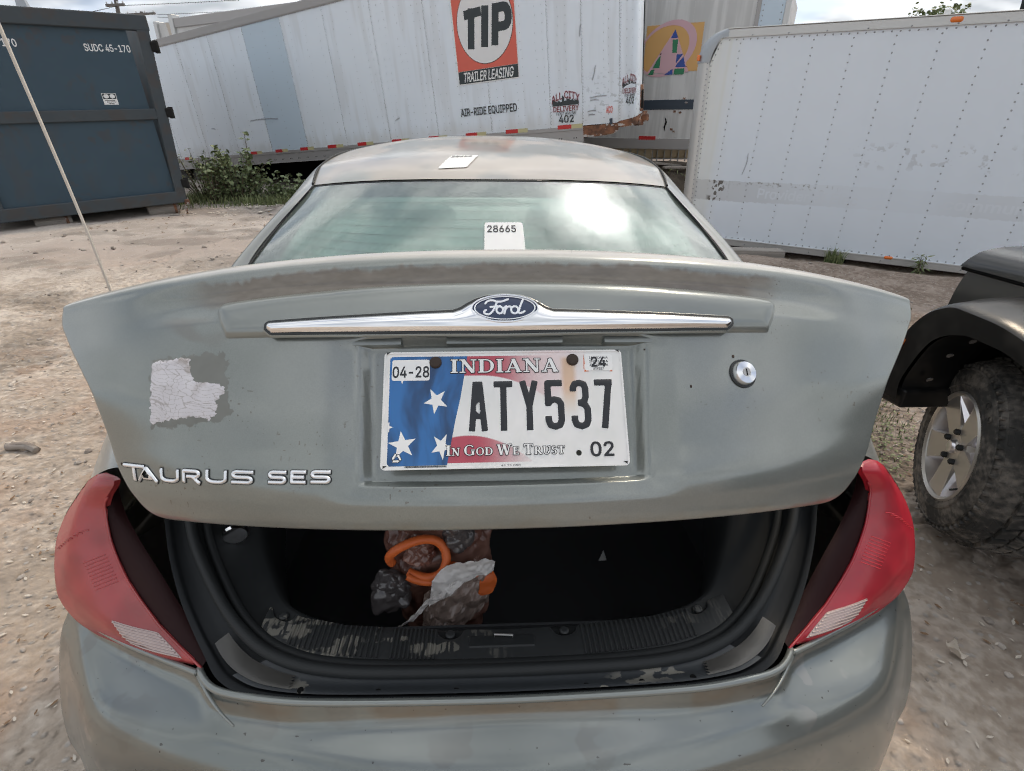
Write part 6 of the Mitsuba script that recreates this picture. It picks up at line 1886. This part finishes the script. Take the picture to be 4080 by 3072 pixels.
def bush(name, lab, cat_, x, y, h, w, stems, per, size, seed, shape='heart', mat='leaf_green', lean=.35):
    r_ = np.random.default_rng(seed)
    b = thing(name, lab, cat_)
    z0 = float(gz(NP([x]), NP([y]))[0])
    st, pos = [], []
    for k in range(stems):
        a, q = r_.uniform(0, 6.28), r_.random() ** .6
        hh = h * r_.uniform(.55, 1.0) * (1 - .35 * q)
        tip = NP([x + w * q * math.cos(a), y + w * .7 * q * math.sin(a), z0 + hh])
        p0 = NP([x + .25 * w * q * math.cos(a), y + .2 * w * q * math.sin(a), z0 - .02])
        mid = (p0 + tip) / 2 + NP([r_.uniform(-.05, .05), r_.uniform(-.05, .05), .06 * h])
        P = resample(NP([p0, mid, tip]), 10, 0)
        st.append(tube(P, NP(np.linspace(.010, .003, 10)) * max(.6, h), 5))
        t = r_.uniform(.12, 1.0, per)
        for ti in t:
            q_ = P[min(9, int(ti * 9.99))]
            pos.append(q_ + r_.normal(0, 1, 3) * NP([.07, .06, .05]) * max(.35, w) * (1.15 - .6 * ti))
    part(b, 'stems', cat(st), 'stem_brown')
    part(b, 'leaves', leaf_mesh(len(pos), pos, 1.2, size, seed + 1, shape), mat, stuff=True)
    return b


bush('sapling', 'slender sapling with heart-shaped leaves rising in front of the white trailer', 'sapling', -5.05, 12.3, 1.72, .16, 4, 26, .095, 31, lean=.1)
bush('shrub', 'leafy green shrub at the foot of the sapling beside the container', 'shrub', -5.3, 12.0, 1.20, .75, 40, 34, .085, 32)
bush('shrub', 'bushy weed hugging the right wall of the dark container', 'shrub', -6.1, 12.4, 1.25, .8, 36, 30, .075, 33, 'lance')
bush('shrub', 'low dark shrub under the trailer rail, right of the sapling', 'shrub', -4.45, 12.3, .72, .7, 24, 28, .08, 34)
bush('weed', 'small heart-leaved weed tuft at the trailer edge left of the car roof', 'weed', -5.55, 11.6, 1.15, .25, 9, 20, .075, 35)


def grass(n, x0, x1, y0, y1, h0, h1, seed, dens=None):
    r_ = np.random.default_rng(seed)
    V, F = [], []
    k = 0
    for i in range(n):
        x, y = r_.uniform(x0, x1), r_.uniform(y0, y1)
        if dens is not None and r_.random() > dens(x, y):
            continue
        h, a = r_.uniform(h0, h1), r_.uniform(0, 6.28)
        w = .0022 + h * .022
        l = r_.uniform(.15, .7) * h
        c, s = math.cos(a), math.sin(a)
        z = float(gz(NP([x]), NP([y]))[0]) - .005
        P = NP([(-w, 0, 0), (w, 0, 0), (-w * .8, l * .35, h * .6), (w * .8, l * .35, h * .6), (0, l, h * .95)])
        P = np.column_stack([P[:, 0] * c - P[:, 1] * s + x, P[:, 0] * s + P[:, 1] * c + y, P[:, 2] + z])
        V.append(P)
        F.append(NP([(0, 1, 3), (0, 3, 2), (2, 3, 4)]) + 5 * k)
        k += 1
    return TM(np.concatenate(V), np.concatenate(F))


single('grass', cat([grass(5200, -6.6, -2.6, 11.0, 13.4, .08, .26, 41, lambda x, y: .9 if y > 11.4 + .25 * math.sin(x * 3) else .3), grass(1500, -2.6, 2.4, 11.6, 13.6, .10, .35, 42)]), 'grass_green', 'rough green grass under and in front of the long trailer', kind='stuff')


def patch(cx, cy, r):
    return lambda x, y: math.exp(-((x - cx) ** 2 + (y - cy) ** 2) / r ** 2)


single('ground_cover', cat([grass(9000, 1.35, 2.9, 1.75, 3.3, .012, .045, 43, lambda x, y: max(patch(1.82, 2.45, .22)(x, y), .9 * patch(2.15, 2.62, .2)(x, y), .7 * patch(1.98, 2.95, .22)(x, y)) * .9), leaf_mesh(2200, [NP([1.9 + .22 * a, 2.55 + .30 * b, float(gz(NP([1.9 + .22 * a]), NP([2.55 + .30 * b]))[0]) + .012]) for a, b in np.random.default_rng(9).normal(0, 1, (2200, 2))], .5, .014, 44)]), 'grass_green', 'thin green weeds creeping over the dirt beside the muddy tyre', kind='stuff')
for k, (x, y, h, lab) in enumerate(((4.28, 6.42, .34, 'tuft of green grass at the foot of the truck body'),)):
    t_ = thing('grass_tuft', lab, 'grass tuft')
    r_ = np.random.default_rng(50 + k)
    part(t_, 'blades', grass(90, x - .09, x + .09, y - .07, y + .07, h * .4, h * .75, 51 + k), 'grass_green', stuff=True)
bush('weed', 'upright leafy weed against the bottom rail of the truck body', 'weed', 5.02, 5.92, .34, .06, 5, 16, .075, 61, 'lance', 'grass_green')
bush('weed', 'sprawling weed on the debris heap between the trailers', 'weed', 3.75, 11.55, 1.12, .4, 26, 22, .08, 62, 'lance', 'grass_green')
bush('weed', 'broad-leaved weed at the right end of the debris heap', 'weed', 4.25, 11.45, 1.15, .4, 18, 20, .08, 63)

# far tree over the roof of the truck body
tree = thing('tree', 'distant green tree top showing over the roof of the truck body', 'tree')
r_ = np.random.default_rng(70)
_tc = NP([12.5, 17.2, 0])
part(tree, 'trunk', tube([_tc, _tc + NP([.1, 0, 3]), _tc + NP([.0, .1, 4.2])], NP([.16, .12, .05]), 10), 'stem_brown', smooth=True)
_tp = []
for _ in range(34):
    c = _tc + NP([r_.normal(-.1, .28), r_.normal(0, .4), 3.5 + 1.05 * r_.random() ** .8])
    part_n = r_.integers(26, 46)
    _tp += [c + r_.normal(0, 1, 3) * NP([.10, .12, .10]) for _ in range(part_n)]
part(tree, 'crown', leaf_mesh(len(_tp), _tp, 1.3, .10, 71), 'leaf_green', stuff=True)
